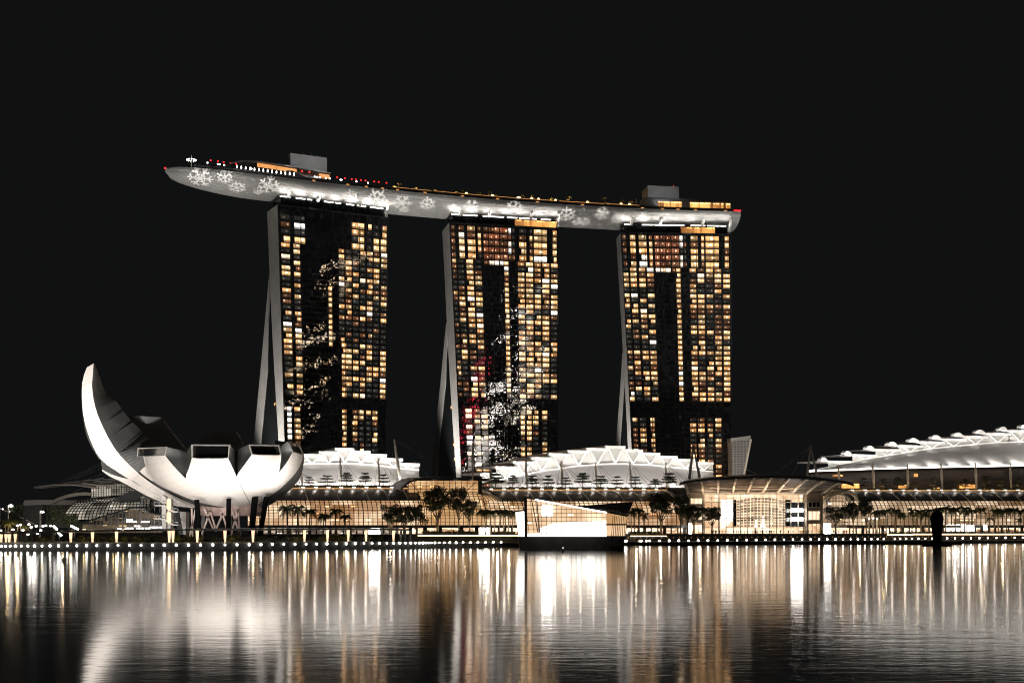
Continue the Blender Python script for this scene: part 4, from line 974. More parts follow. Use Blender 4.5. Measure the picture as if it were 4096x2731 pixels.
for lab,ax,ay,l,r,by,s in (('dark twin-legged mast standing before the right end of the broad stepped roof',2773,1784,2757,2800,1915,26),('grey twin-legged mast at the left tip of the exhibition roof',3242,1784,3228,3270,1908,34)):
    t=thing('twin_leg_mast',lab,'mast',mq(ax,by,s))
    for x in (l,r): mb=MB(); mb.bar(mq(x,by,s),mq(ax,ay,s),1.5,1.2,w2=.7); build('leg',mb,M['grey'],t)
    mb=MB(); mb.lathe(mq(ax,ay,s),[(.05,-.4),(.7,0),(.3,.8),(.05,1)],6); build('cap',mb,M['grey'],t)
    mb=MB()
    for x,y in (((2740,1940),(2771,1916),(3050,1905)) if ax<3000 else ((3100,1898),(3165,1900),(3226,1905),(3330,1850))): mb.bar(mq(ax,ay,s),mq(x,y,s),.12)
    build('stay_cables',mb,M['grey'],t)
# slanted translucent tower behind the entrance
t=thing('slanted_tower','slanted grey translucent tower right of the rightmost hotel tower','tower',P(2955,2100,770))
mb=MB(); mb.prism([(2926,1765),(3003,1757),(2975,1905),(2928,1905)],770,14)
def slant():
    m,tt,b=newmat('grey_translucent_panels'); s=tt.xyz(tt.uv())
    g=tt.m('MAXIMUM',tt.m('LESS_THAN',tt.m('FRACT',tt.m('DIVIDE',s[1],1.5)),.18),tt.m('LESS_THAN',tt.m('FRACT',tt.m('DIVIDE',s[0],1.9)),.14))
    n=tt.noise(tt.obj(),.6,3); tt.l.new(tt.mix(g,tt.mix(n,(.16,.155,.15),(.24,.23,.22)),(.5,.47,.44)),b.inputs['Base Color']); b.inputs['Roughness'].default_value=.4; return m
build('panel_wall',mb,slant(),t)
mb=MB(); mb.bar(P(3004,1756,769),P(2975,1905,769),1.0); build('edge_trim',mb,M['rib'],t)
mb=MB(); mb.prism([(2924,1752),(3003,1742),(3003,1755),(2925,1765)],769,15); build('parapet',mb,M['concrete'],t)
light('SPOT','tower_flood',P(2950,1930,740),P(2955,1800,772),9000,(1,.95,.9),70,.9,.6)

# ================================================================== ENTRANCE HALL
DE=690
en=thing('entrance_hall','bright glass entrance hall under a wide arched canopy with cream ribs','entrance hall',P(3020,2138,DE))
TOPL=[(2718,1932),(2740,1925),(2780,1918),(2850,1911),(2960,1904),(3060,1901),(3160,1903),(3260,1909),(3350,1920),(3400,1930),(3416,1936)]
mb=MB()
for (a,ya),(b,yb) in zip(TOPL,TOPL[1:]):
    mb.hexa([P(a,ya+9,668),P(b,yb+9,668),P(b,yb+2,712),P(a,ya+2,712)],[P(a,ya,668),P(b,yb,668),P(b,yb-5,712),P(a,ya-5,712)])
build('canopy_roof',mb,M['dark'],en)
mb=MB(); mb.grid(lambda u,v:P(lerp(lerp(2752,2735,v),lerp(3290,3372,v),u),lerp(1976,interp(TOPL,lerp(2735,3372,u))+10,v),lerp(692,672,v)),20,6,lambda u,v:(u*70,v*12)); build('timber_soffit',mb,M['wood'],en)
for xt,yt,xb in ((2738,1931,2753),(2804,1922,2812),(2873,1914,2872),(2945,1909,2930),(3019,1907,2989),(3089,1907,3048),(3162,1909,3107),(3232,1913,3166),(3301,1919,3226),(3370,1927,3288)):
    mb=MB(); a,b=P(xt,yt,669),P(xb,1974,688); m=a+(b-a)*.45+Vector((0,-1.2,1.0)); mb.path([a,m,b],.95,1.0); build('canopy_rib',mb,M['rib'],en)
for k in range(7):
    v=k/7; mb=MB(); mb.path([P(lerp(lerp(2752,2735,v),lerp(3290,3372,v),i/20),lerp(1974,interp(TOPL,lerp(2735,3372,i/20))+10,v*.72),lerp(690.6,670.6,v)) for i in range(21)],.22,.2); build('canopy_louvre',mb,M['rib'],en)
mb=MB(); mb.bar(P(2806,1974,688.5),P(3228,1974,688.5),.8,.9); build('eave_beam',mb,M['rib'],en)
mb=MB(); mb.face([P(2812,2138,702),P(3226,2138,702),P(3226,1974,702),P(2812,1974,702)],[(0,0),(55,0),(55,21),(0,21)]); build('lit_interior',mb,M['hall'],en)
mb=MB(); mb.prism([(2812,2138),(2812,2133),(3226,2133),(3226,2138)],700,2); build('floor',mb,M['beige'],en)
mb=MB()
for x in [2818+i*28.8 for i in range(15)]: mb.bar(P(x,2136,DE),P(x,1976,DE),.32 if abs(x-2877)>5 else .7)
for y in (1990,2008,2038,2072,2106): mb.bar(P(2814,y,DE-.1),P(3226,y,DE-.1),.3)
build('glazing_bars',mb,M['rib'],en)
dr=MB(); dr.grid(lambda u,v:P(lerp(2946,3142,u),lerp(2108,2000-12*math.sin(math.pi*u),v),698-5*math.sin(math.pi*u)),20,6,lambda u,v:(u*26,v*15)); drum=build('glass_drum',dr,M['drum'],en)
mb=MB()
for i in range(15):
    u=i/14; x=lerp(2946,3142,u); mb.bar(P(x,2108,697.6-5*math.sin(math.pi*u)),P(x,2000-12*math.sin(math.pi*u),697.6-5*math.sin(math.pi*u)),.4 if i in(4,7,10) else .24)
for k in range(11):
    v=k/10; mb.path([P(lerp(2946,3142,u),lerp(2108,2000-12*math.sin(math.pi*u),v),697.5-5*math.sin(math.pi*u)) for u in [i/12 for i in range(13)]],.28,.34)
build('drum_bars',mb,M['columnlight'],drum)
for x0,x1 in ((2932,2946),(3142,3166)): mb=MB(); mb.prism([(x0,2104),(x0,1998),(x1,1998),(x1,2104)],696,1); build('dark_panel',mb,M['darkglass'],en)
mb=MB(); mb.prism([(3167,2106),(3167,2008),(3219,2008),(3219,2106)],693,1); build('dark_panel',mb,M['darkglass'],en)
for y in (2033,2069): mb=MB(); mb.prism([(3165,y),(3212,y),(3212,y+14),(3165,y+14)],688.8,.4); build('white_screen',mb,M['bigsign'],en)
mb=MB(); mb.prism([(2884,2000),(2930,2000),(2930,2080),(2900,2110),(2884,2110)],699,.5); build('bright_wall',mb,M['pavlow'],en)
# stone piers with windows
for x0,x1,wins in ((2757,2815,(('hall',2762,2808,1992,2015),('hall',2762,2808,2042,2077),('shops',2764,2808,2091,2134))),(3227,3292,(('dk',3233,3280,2006,2027),('hall',3233,3280,2043,2079),('pavhigh',3233,3280,2093,2134)))):
    mb=MB(); mb.prism([(x0,2138),(x0,1969),(x1,1969),(x1,2138)],DE-2,10); p=build('stone_pier',mb,M['beige'],en)
    for mt,a,b,y0,y1 in wins:
        mb=MB(); q=[P(a,y1,DE-2.1),P(b,y1,DE-2.1),P(b,y0,DE-2.1),P(a,y0,DE-2.1)]; mb.face(q,[(a*.13,0),(b*.13,0),(b*.13,(y1-y0)*.13),(a*.13,(y1-y0)*.13)]); build('window',mb,M['darkglass'] if mt=='dk' else M[mt],p)
        mb=MB(); 
        for x in (a,lerp(a,b,.33),lerp(a,b,.67),b): mb.bar(P(x,y1,DE-2.25),P(x,y0,DE-2.25),.3)
        mb.bar(P(a,y1,DE-2.3),P(b,y1,DE-2.3),.3); mb.bar(P(a,y0,DE-2.3),P(b,y0,DE-2.3),.3); build('window_frame',mb,M['rib'],p)
for x in (2850,2950,3050,3150): light('SPOT','canopy_uplight',P(x,1990,676),P(x,1930,684),5200,(1,.78,.55),140,.9,.6)  # unseen spots before the glass, facing up at the canopy ribs and soffit
for x in (2786,3258): light('SPOT','pier_uplight',P(x,2136,678),P(x,2030,688),5200,(1,.74,.48),100,.9,.5)
for i,(x,yt,lab) in enumerate(((3023,2082,'smaller glowing white cone tree inside the entrance hall'),(3052,2068,'taller glowing white cone tree inside the entrance hall'))):
    t=thing('cone_tree',lab,'light tree',P(x,2136,692)); mb=MB(); h=(2108-yt)/F*692; p=P(x,2108,692); mb.lathe(p,[(1.35 if i else .9,0),(.9 if i else .65,h*.35),(.42,h*.7),(.05,h)],10); build('cone',mb,M['led'],t)
    mb=MB(); mb.lathe(P(x,2136,692),[(.5,0),(.3,.3),(.2,3.7)],8); build('stand',mb,M['rib'],t)
    mb=MB(); mb.lathe(p+Vector((0,0,h)),[(.05,-.2),(.35,.2),(.05,.6)],6); build('star',mb,M['bulb'],t)
def signbox(name,lab,x0,x1,y0,y1,D,mat='bigsign',zfoot=None):
    t=thing(name,lab,'sign',P((x0+x1)/2,y1,D)); mb=MB(); mb.prism([(x0,y1),(x0,y0),(x1,y0),(x1,y1)],D,.6); build('lit_panel',mb,M[mat],t)
    mb=MB()
    zf=5.0 if zfoot is None else zfoot
    for x in (x0+2,x1-2): p=P(x,y1,D+.8); mb.bar((p.x,p.y,zf-.1),(p.x,p.y,P(x,y0,D).z),.25)
    build('legs_frame',mb,M['dark'],t)
signbox('glowing_pylon','glowing white pylon before the left stone pier of the entrance',2756,2767,2092,2137,676)
signbox('glowing_pylon','wide glowing white pylon beside the arched side entrance',3297,3323,2092,2138,700)
signbox('lit_screen','blazing white screen on the quay left of the glowing pavilion',1917,1957,2110,2136,530)
signbox('lit_screen','blazing white screen behind the covered walkway',1475,1519,2112,2136,500,zfoot=2.6)
signbox('lit_screen','bright white panel between palms, right of the dark pillar',3822,3862,2055,2082,760)
signbox('lit_screen','small bright panel left of the dark pillar among palms',3668,3686,2062,2080,752)
for i,(a,b,y0,y1) in enumerate(((3786,3818,2098,2122),(3822,3838,2096,2124),(3846,3864,2096,2124),(3872,3896,2098,2126),(3935,3948,2098,2120))): signbox('lit_shop_window',['wide','narrow','second narrow','square','last'][i]+' blazing shop window right of the dark pillar',a,b,y0,y1,742,'sign')

# ================================================================== CRYSTAL PAVILION ON ITS ISLAND
DP=440
pv=thing('crystal_pavilion','glowing faceted glass pavilion on a dark island in the bay','pavilion',P(2270,2146,DP+6))
mb=MB(); mb.prism([(2074,2145),(2500,2145),(2497,2200),(2080,2200)],DP-1,34); build('island_base',mb,M['island'],pv)
mb=MB(); mb.face([P(2099,2145,DP+5),P(2426,2145,DP+5),P(2426,2050,DP+5),P(2106,1993,DP+5)],[(0,0),(28,0),(28,8),(0,13)]); build('lit_interior',mb,M['pavhigh'],pv)
mb=MB(); mb.face([P(2158,2146,DP+3),P(2426,2146,DP+3),P(2426,2080,DP+3),P(2330,2084,DP+3),P(2210,2092,DP+3),P(2160,2112,DP+3)],[(0,0),(24,0),(24,5),(14,5),(5,4),(0,3)]); build('bright_hall',mb,M['pavlow'],pv)
mb=MB(); mb.face([P(2100,2146,DP+3.2),P(2158,2146,DP+3.2),P(2158,2130,DP+3.2),P(2100,2132,DP+3.2)],[(0,0),(5,0),(5,1),(0,1)]); build('bright_hall',mb,M['pavlow'],pv)
mb=MB(); mb.prism([(2169,2019),(2209,2021),(2209,2061),(2168,2061)],DP+4,.3); build('white_panel',mb,M['bigsign'],pv)
mb=MB()
RL=[(2106,1991),(2425,2047)]
for i in range(17): x=2106+i*19.9; mb.bar(P(x-(2 if i<4 else 0)*(4-i if i<4 else 0),interp(RL,x),DP),P(x+(12 if i<3 else 0),2144,DP),.16 if i<5 else .12)
for y in range(2004,2140,16):
    x0=2102; x1=2425 if y>2047 else 2106+(y-1991)/56*319
    if x1>x0+4: mb.bar(P(x0,y,DP-.1),P(min(x1,2425),y,DP-.1),.14 if y<2095 else .1)
build('glazing_bars',mb,M['darker'],pv)
mb=MB(); mb.bar(P(2102,1988,DP-.4),P(2104,2146,DP-.4),1.0,.8); build('corner_post',mb,M['dark'],pv)
for a,b in (((2126,1997),(2152,2128)),((2147,2001),(2159,2128))): mb=MB(); mb.bar(P(*a,DP-.5),P(*b,DP-.5),.34); build('slanted_post',mb,M['dark'],pv)
mb=MB(); mb.hexa([P(2098,1991,DP-1),P(2427,2050,DP-1),P(2427,2050,DP+20),P(2098,1991,DP+20)],[P(2098,1987,DP-1),P(2427,2046,DP-1),P(2427,2046,DP+20),P(2098,1987,DP+20)]); build('roof',mb,M['dark'],pv)
mb=MB(); mb.bar(P(2140,1997.5,DP-1.2),P(2427,2049,DP-1.2),.45,.45); build('roof_edge_light',mb,M['led'],pv)
mb=MB(); mb.face([P(2062,2048,DP+6),P(2099,2044,DP),P(2099,2145,DP),P(2075,2145,DP+6)],[(0,8),(3,8),(3,0),(0,0)]); build('bright_facet',mb,M['pavlow'],pv)
mb=MB(); mb.hexa([P(2056,2048,DP+7),P(2100,2041,DP-1),P(2100,2041,DP+12),P(2056,2048,DP+14)],[P(2056,2044,DP+7),P(2100,2036,DP-1),P(2100,2036,DP+12),P(2056,2044,DP+14)]); build('side_roof',mb,M['dark'],pv)
mb=MB(); mb.face([P(2426,2142,DP+1),P(2500,2142,DP+5),P(2506,2098,DP+5),P(2426,2098,DP+1)],[(0,0),(7,0),(7,3.5),(0,3.5)]); build('bright_facet',mb,M['pavhigh'],pv)
mb=MB(); mb.face([P(2426,2096,DP+1),P(2504,2096,DP+5),P(2508,2064,DP+5),P(2426,2050,DP+1)],[(0,0),(7,0),(7,3),(0,3)]); build('amber_facet',mb,M['atrium'],pv)
mb=MB()
for i in range(9): mb.bar(P(2446+i*7.2,2142,DP+1.2),P(2452+i*7,2062,DP+1.2),.18)
mb.bar(P(2426,2097,DP+.5),P(2506,2097,DP+4),.5)
build('facet_fins',mb,M['dark'],pv)
mb=MB(); mb.hexa([P(2312,2026,DP+12),P(2426,2050,DP-1),P(2509,2066,DP+2),P(2526,2030,DP+14)],[P(2312,2023,DP+12),P(2426,2046,DP-1),P(2511,2060,DP+2),P(2533,2005,DP+14)]); build('roof_wing',mb,M['dark'],pv)
mb=MB()
for i in range(10):
    x=2402+i*11; y0=2033+i*.2; mb.bar(P(x,y0+ (i*2.2),DP+3),P(x+6,y0+12+i*1.6,DP+2),.2); mb.bar(P(x+11,y0+(i*2.2),DP+3),P(x+6,y0+12+i*1.6,DP+2),.2)
build('wing_lattice',mb,M['rib'],pv)
mb=MB(); mb.prism([(2440,2145),(2505,2145),(2490,2186),(2436,2186)],DP-3,4); build('landing_stage',mb,M['island'],pv)
for x in (2160,2260,2360): light('POINT','pavilion_glow',P(x,2120,DP-6),None,260,(1,.9,.78),size=1.5)
bu=thing('buoy','small round dark buoy with a white lamp before the pavilion','buoy',P(2252,2208,378)); q=P(2252,2208,378); q.z=0
mb=MB(); mb.lathe((q.x,q.y,0),[(.1,-.3),(.32,0),(.34,.35),(.15,.6),(.05,.65)],10); build('float',mb,M['black'],bu)
mb=MB(); mb.bar((q.x,q.y,.6),(q.x,q.y,1.3),.07); build('pole',mb,M['dark'],bu)
mb=MB(); mb.lathe((q.x,q.y,1.4),[(.02,-.12),(.13,0),(.02,.12)],6); build('lamp',mb,M['bulb'],bu)
# dark pillar standing in the water on the right
pl=thing('dark_pillar','tall black pillar with a bulging head standing in the water before the palms','pillar',(P(3748,2190,560).x,560,0))
x=P(3748,2190,560).x; s=560/F; rnd=random.Random(5)
mb=MB(); mb.lathe((x,560,0),[(.05,-.5),(17*s,-.4),(18*s,2),(18.5*s,4.5),(21*s,6.5),(23.5*s,8.2),(23*s,9.2),(25.5*s,10.6),(26*s,11.8),(24.5*s,13),(20*s,14.0),(12*s,14.7),(4*s,15.0),(.1,15.05)],14,sy=.8)
mb.v=[(a+rnd.uniform(-.12,.12),b+rnd.uniform(-.12,.12),c+rnd.uniform(-.1,.1)) for a,b,c in mb.v]; build('column',mb,M['black'],pl)
mb=MB(); mb.lathe((x,560,-.3),[(.1,0),(3.4,.1),(3.0,1.3),(2.2,1.5),(.1,1.5)],14,sx=2.0); build('footing',mb,M['black'],pl)
rr=thing('rubble_bank','low black rubble bank at the waterline around the dark pillar','rubble',(P(3640,2180,620).x,620,0))
mb=MB()
for i in range(46):
    xx=P(rnd.uniform(3405,3840),2180,620).x; r=rnd.uniform(.5,1.6); mb.lathe((xx,620+rnd.uniform(-3,3),-.3),[(r*.6,0),(r,.4*r),(r*.7,.9*r),(.1,1.1*r)],6,sx=1.6)
build('boulders',mb,M['black'],rr)
# ================================================================== LEFT SIDE: THEATRE, GLASS DOME, PALE BLOCKS
th=thing('theatre_building','theatre with a cantilevered fan of pale roof wings over a lit glass box','theatre',P(470,2110,575))
mb=MB()
for i,(x0,y0,x1,y1) in enumerate(((135,1946,360,1938),(157,1943,390,1934),(196,1938,420,1930),(244,1931,450,1925),(310,1927,480,1918),(390,1922,560,1914))):
    D=572+i*3; a=P(x0,y0,D); b=P(x1,y1,D); m=a+(b-a)*.55+Vector((0,0,1.3)); q=Vector((0,9,0))
    for u,v in ((a,m),(m,b)): mb.hexa([u-Vector((0,0,.55)),v-Vector((0,0,.9)),v+q-Vector((0,0,.9)),u+q-Vector((0,0,.55))],[u,v,v+q,u+q])
build('roof_wings',mb,M['concrete'],th)
mb=MB(); mb.prism([(205,1937),(300,1936),(385,1948),(385,1953),(300,1942),(205,1940)],566,3); mb.prism([(330,1930),(415,1940),(455,1938),(455,1944),(410,1944),(330,1935)],568,3); build('wing_edges',mb,M['rib'],th)
mb=MB(); mb.face([P(364,1992,585),P(560,1980,585),P(560,1928,585),P(364,1944,585)],[(0,0),(22,0),(22,7),(0,6)]); build('lit_glass_box',mb,M['dome'],th)
mb=MB()
for i in range(20): x=364+i*10.2; mb.bar(P(x,1990,584),P(x,1940-i*.5,584),.24)
for y in (1950,1958,1966,1974,1982): mb.bar(P(364,y+1,583.9),P(560,y-4,583.9),.2)
build('glazing_bars',mb,M['darker'],th)
mb=MB(); mb.path([P(*q,570) for q in ((208,2011),(235,1997),(270,1984),(310,1976),(345,1974),(364,1976))],2.3,1.3); build('curved_arm',mb,M['rib'],th)
mb=MB()
for a,b in (((245,1925),(405,1853)),((265,1924),(408,1858)),((300,1915),(412,1868)),((350,1916),(420,1890)),((390,1916),(432,1899)),((255,1985),(345,1945))): mb.bar(P(*a,572),P(*b,572),.14)
build('roof_cables',mb,M['grey'],th)
dm=thing('glass_dome','gridded glass dome glowing from inside, left of the museum','glass dome',P(410,2090,560))
def dome(u,v,e=0.0):
    a=lerp(-.02,1.0,u); th_=v*math.pi/2
    xl=lerp(252,372,v**1.6); x=lerp(xl,600,u); top=1990-14*math.sin(u*1.5); y=lerp(2078,top,math.sin(th_)); return P(x,y,552+22*(1-math.cos(th_))+10*(1-u)+e)
mb=MB(); mb.grid(lambda u,v:dome(u,v,1.5),20,10,lambda u,v:(u*40,v*16)); build('lit_interior',mb,M['dome'],dm)
mb=MB()
for i in range(25): mb.path([dome(i/24,k/12) for k in range(13)],.26,.3)
for j in range(13): mb.path([dome(i/16,j/12,-.1) for i in range(17)],.22,.3)
build('glazing_bars',mb,M['darker'],dm)
mb=MB()
for k in range(13):
    v=k/13; y=lerp(2006,1962,v); mb.hexa([P(lerp(440,524,v),y,548+k),P(562,y,548+k),P(562,y-1,551+k),P(lerp(440,524,v),y-1,551+k)],[P(lerp(440,524,v),y-2.4,548+k),P(562,y-2.4,548+k),P(562,y-3.4,551+k),P(lerp(440,524,v),y-3.4,551+k)])
build('slatted_shade',mb,M['grey'],dm)
lo=thing('pitched_glass_hall','low dark pitched hall of glass and scaffolding before the dome','hall',P(480,2120,505))
mb=MB(); rp=[(318,2095),(330,2088),(420,2062),(532,2027),(580,2030),(600,2048),(640,2056),(650,2050)]
for (a,ya),(b,yb) in zip(rp,rp[1:]): mb.hexa([P(a,ya+5,500),P(b,yb+5,500),P(b,yb+5,525),P(a,ya+5,525)],[P(a,ya,500),P(b,yb,500),P(b,yb-3,525),P(a,ya-3,525)])
build('roof',mb,M['dark'],lo)
mb=MB(); mb.face([P(325,2130,512),P(650,2130,512),P(640,2062,512),P(532,2034,512),P(330,2094,512)],[(0,0),(32,0),(31,6),(20,9),(0,3)]); build('dim_interior',mb,M['crowd'],lo)
mb=MB(); rnd=random.Random(3)
for i in range(22):
    x=330+i*14.5; yt=interp(rp,x)+4; mb.bar(P(x,2128,501),P(x,yt,501),.2)
    if i%2: mb.bar(P(x,2128,500.8),P(x+14,yt+6,500.8),.14)
for y in (2070,2085,2100,2112): mb.bar(P(330 if y>2092 else 430,y,501.2),P(650,y,501.2),.16)
build('frame',mb,M['grey'],lo)
mb=MB()
for x0,x1,y in ((565,598,2086),(505,545,2085),(538,560,2103),(600,650,2108),(500,535,2112),(545,600,2112),(470,486,2113),(505,530,2078)): mb.box(P((x0+x1)/2,y,503),(x1-x0)/F*503,.3,.55)
build('tube_lights',mb,M['led'],lo)
mb=MB()
for i in range(26): x=rnd.uniform(560,640); y=rnd.uniform(1985,2050); mb.bar(P(x,y,506+rnd.uniform(0,8)),P(x+rnd.uniform(-14,14),y+rnd.uniform(10,26),506+rnd.uniform(0,8)),.22)
for x in (565,592,618,640): mb.bar(P(x,2128,508),P(x,1985,508),.3)
build('scaffold',mb,M['grey'],lo)
bb=thing('office_block','low dim grey block far left, behind the trees','building',P(150,2115,640))
mb=MB(); mb.prism([(93,2110),(93,2021),(168,2021),(168,2110)],640,14); mb.prism([(168,2110),(168,2019),(300,2019),(300,2110)],646,14); build('wall',mb,M['steel'],bb)
mb=MB(); mb.prism([(90,2021),(97,2000),(175,1998),(310,2000),(312,2018),(168,2018)],638,24); build('roof_band',mb,M['concrete'],bb)
light('POINT','street_glow',P(130,2110,615),None,3500,(1,.9,.8),size=2)
br=thing('bridge_rail','thin pale sloping bridge rail running down at the far left','bridge',P(60,2080,480))
mb=MB(); mb.path([P(-60,2008,470),P(0,2033,476),P(60,2058,482),P(140,2097,490)],.5,.4); build('top_rail',mb,M['rib'],br)
mb=MB()
for x,y in ((11,2036),(40,2046)): mb.lathe(P(x,y-1,475),[(.05,-.3),(.35,0),(.05,.3)],6)
build('lamps',mb,M['bulb'],br)
mb=MB()
for i in range(9): x=-40+i*21; q=P(x,interp([(-60,2008),(0,2033),(140,2097)],x),474+i*1.8); mb.bar(q,(q.x,q.y,2.6),.16)
build('posts',mb,M['grey'],br)

def streetlamp(lab,px,y0,y1,D,mat='bulb',two=False):
    t=thing('street_lamp',lab,'street lamp',P(px,y1,D)); b=P(px,y1,D); a=P(px,y0,D); b.z=min(b.z,2.7)
    mb=MB(); mb.tube([b,a],[.28,.14]); build('pole',mb,M['rib'],t)
    mb=MB(); mb.bar(a,a+Vector((1.1,0,.1)),.14); build('arm',mb,M['grey'],t)
    mb=MB(); mb.lathe(a+Vector((.9,0,0)),[(.05,-.45),(.8,-.2),(.8,.25),(.05,.5)],8); build('lamp_head',mb,M[mat],t)
streetlamp('tall street lamp with a blazing white head at the far left',33,2022,2112,470,'sign')
streetlamp('slim street lamp with a small white head before the dim grey block',160,2046,2110,480)
for lab,x0,y0,x1,y1 in (('left tilted white light strip above the covered walkway',214,2103,229,2117),('right tilted white light strip above the covered walkway',283,2102,313,2116),('tilted white light strip hanging below the walkway roof',228,2124,246,2142)):
    t=thing('light_strip',lab,'light strip',P(x0,y1,440)); mb=MB(); mb.bar(P(x0,y0,440),P(x1,y1,440),.7,.5); build('tube',mb,M['sign'],t)
    mb=MB(); p=P((x0+x1)/2,(y0+y1)/2,440.6); mb.bar((p.x,p.y,2.5),p,.16); build('stand',mb,M['grey'],t)
for i,(x,y) in enumerate(((70,2101),(82,2098),(116,2096),(125,2107),(145,2103),(172,2103),(183,2101),(203,2102),(52,2117),(3,2121),(92,2119),(112,2136),(150,2132),(163,2120))):
    t=thing('white_lantern','small glowing white lantern on a post at the far left waterfront','lantern',P(x,2128,445),'lanterns at the far left'); p=P(x,y,445)
    mb=MB(); mb.bar((p.x,p.y,2.6),p,.12); build('post',mb,M['dark'],t)
    mb=MB(); mb.lathe(p,[(.1,-.3),(.42,-.25),(.42,.2),(.1,.3)],7); build('lantern',mb,M['bulb'],t)

# ================================================================== COVERED WALKWAY ON THE LEFT QUAY
wk=thing('covered_walkway','long flat-roofed open walkway with glowing columns along the left quay','walkway',shore(700,7,2.7))
def wp(px,py,s=6.0):
    D=interp(SHORE,px)+s; return P(px,py,D)
mb=MB(); xs=list(range(-60,1641,50))
def wy(x): return interp([(-60,2131),(0,2129),(300,2121),(640,2115),(1000,2113),(1400,2112),(1640,2115)],x)
for a,b in zip(xs,xs[1:]): mb.hexa([wp(a,wy(a)+6,3),wp(b,wy(b)+6,3),wp(b,wy(b)+6,11),wp(a,wy(a)+6,11)],[wp(a,wy(a),3),wp(b,wy(b),3),wp(b,wy(b)-1,11),wp(a,wy(a)-1,11)])
build('roof',mb,M['grey'],wk)
mb=MB()
for a,b in zip(xs,xs[1:]): mb.bar(wp(a,wy(a)+7,4),wp(b,wy(b)+7,4),.12,.12)
build('roof_edge',mb,M['rib'],wk)
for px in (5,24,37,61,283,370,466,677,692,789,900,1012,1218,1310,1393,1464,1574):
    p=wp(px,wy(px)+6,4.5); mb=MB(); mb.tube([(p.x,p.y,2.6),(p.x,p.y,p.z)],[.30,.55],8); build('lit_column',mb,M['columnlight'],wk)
for px in (97,211,1604,1620,1640):
    p=wp(px,wy(px)+6,4.5); mb=MB(); mb.tube([(p.x,p.y,2.6),(p.x,p.y,p.z)],[.45,.45],8); build('column',mb,M['grey'],wk)
for px in (283,466,677,789,900,1012,1218,1310,1393,1464): light('POINT','column_lamp',wp(px,2150,3.2),None,130,(1,.78,.5),size=.4)
rl=thing('quay_railing','thin dark railing along the left quay edge','railing',shore(700,.8,2.7))
mb=MB(); q=[shore(x,.8,interp(DECKZ,x)+1.05) for x in range(-60,1620,20)]; mb.path(q,.06,.06)
for p in q: mb.bar((p.x,p.y,p.z-1.05),p,.06)
mb.path([p-Vector((0,0,.5)) for p in q],.03,.03); build('rails',mb,M['grey'],rl)
rl=thing('boardwalk_railing','dark railing along the lower boardwalk right of the pavilion','railing',shore(3300,9,1.7))
mb=MB(); q=[shore(x,9,interp(DECKZ,x)+1.5) for x in range(2540,4200,16)]; mb.path(q,.07,.07)
for p in q: mb.bar((p.x,p.y,p.z-1.5),p,.07)
build('rails',mb,M['grey'],rl)
# planter edge with warm strip lights along the raised promenade
pe=thing('lit_planter_edge','low planter wall with a broken warm strip light along the raised promenade','planter',shore(2000,13,4))
mb=MB()
for a in range(1673,2070,35): mb.bar(wp(a,2141,12.5),wp(a+33,2141,12.5),.55,.5)
for a in range(2523,2665,36): mb.bar(wp(a,2143,12.5),wp(a+34,2143,12.5),.5,.4)
for a in range(3550,4200,34): mb.bar(wp(a,2136 if a>3650 else 2138,12.5),wp(a+31,2136 if a>3650 else 2138,12.5),.7,.65)
build('strip_lights',mb,M['warmled'],pe)

# ---- round lamps along the water's edge
lm=thing('quay_lamp','round white lamp on a short arm at the water edge','quay lamp')
mb=MB(); mb.lathe((0,0,0),[(.05,-.52),(.3,-.42),(.5,-.15),(.5,.15),(.3,.42),(.05,.52)],10); build('globe',mb,M['globe'],lm,smooth=True)
mb=MB(); mb.bar((0,.1,.35),(0,1.6,.5),.14); mb.bar((0,1.5,.5),(0,1.5,-1.2),.16); build('bracket',mb,M['dark'],lm)
LX=[5,22,41,62,85,111,138,168,200,234,269,307,346,387,430,472,518,564,610,657,705,754,802,851,900,948,997]+[1000+x/2.297 for x in (100,207,311,414,515,613,707,797,885,968,1048,1122,1192,1258,1320,1377,1429,1477,1519,1557,1591,1618,1643,1667,1700,1739,1786,1837,1895,1958,2026,2094,2164,2236,2308)]
LX2=[2450+x/2.476 for x in (122,135,270,285,335,368,465,562,657,753,850,945,1042,1138,1235,1328,1423,1517,1608,1699,1788,1877,1962,2046,2128,2209,2284)]+[3200+x/2.625 for x in (532,608,682,750,816,880,995,1053,1114,1178,1246,1317,1392,1545,1627,1709,1796,1883,1973,2064,2158,2254,2340)]
LY=[(0,2183),(500,2180),(1000,2177),(1500,2172),(1700,2170),(2005,2167),(2450,2163),(2870,2160),(3200,2156),(3460,2155),(3800,2152),(4096,2149)]
rnd=random.Random(9)
for px in LX+LX2:
    D=interp(SHORE,px)-.9; p=P(px,interp(LY,px),D)
    if px<1010: lab,g='round white lamp on the quay wall below the covered walkway, left of its middle','lamps on the left quay'
    elif px<2030: lab,g='round white lamp at the water edge between the museum and the pavilion','lamps on the middle quay'
    else: lab,g='round white lamp on the boardwalk right of the pavilion','lamps on the right boardwalk'
    k=rnd.uniform(.62,.86)*(1.0 if px<2030 else 1.12); place(lm,USED,p,lab,g,0,k)

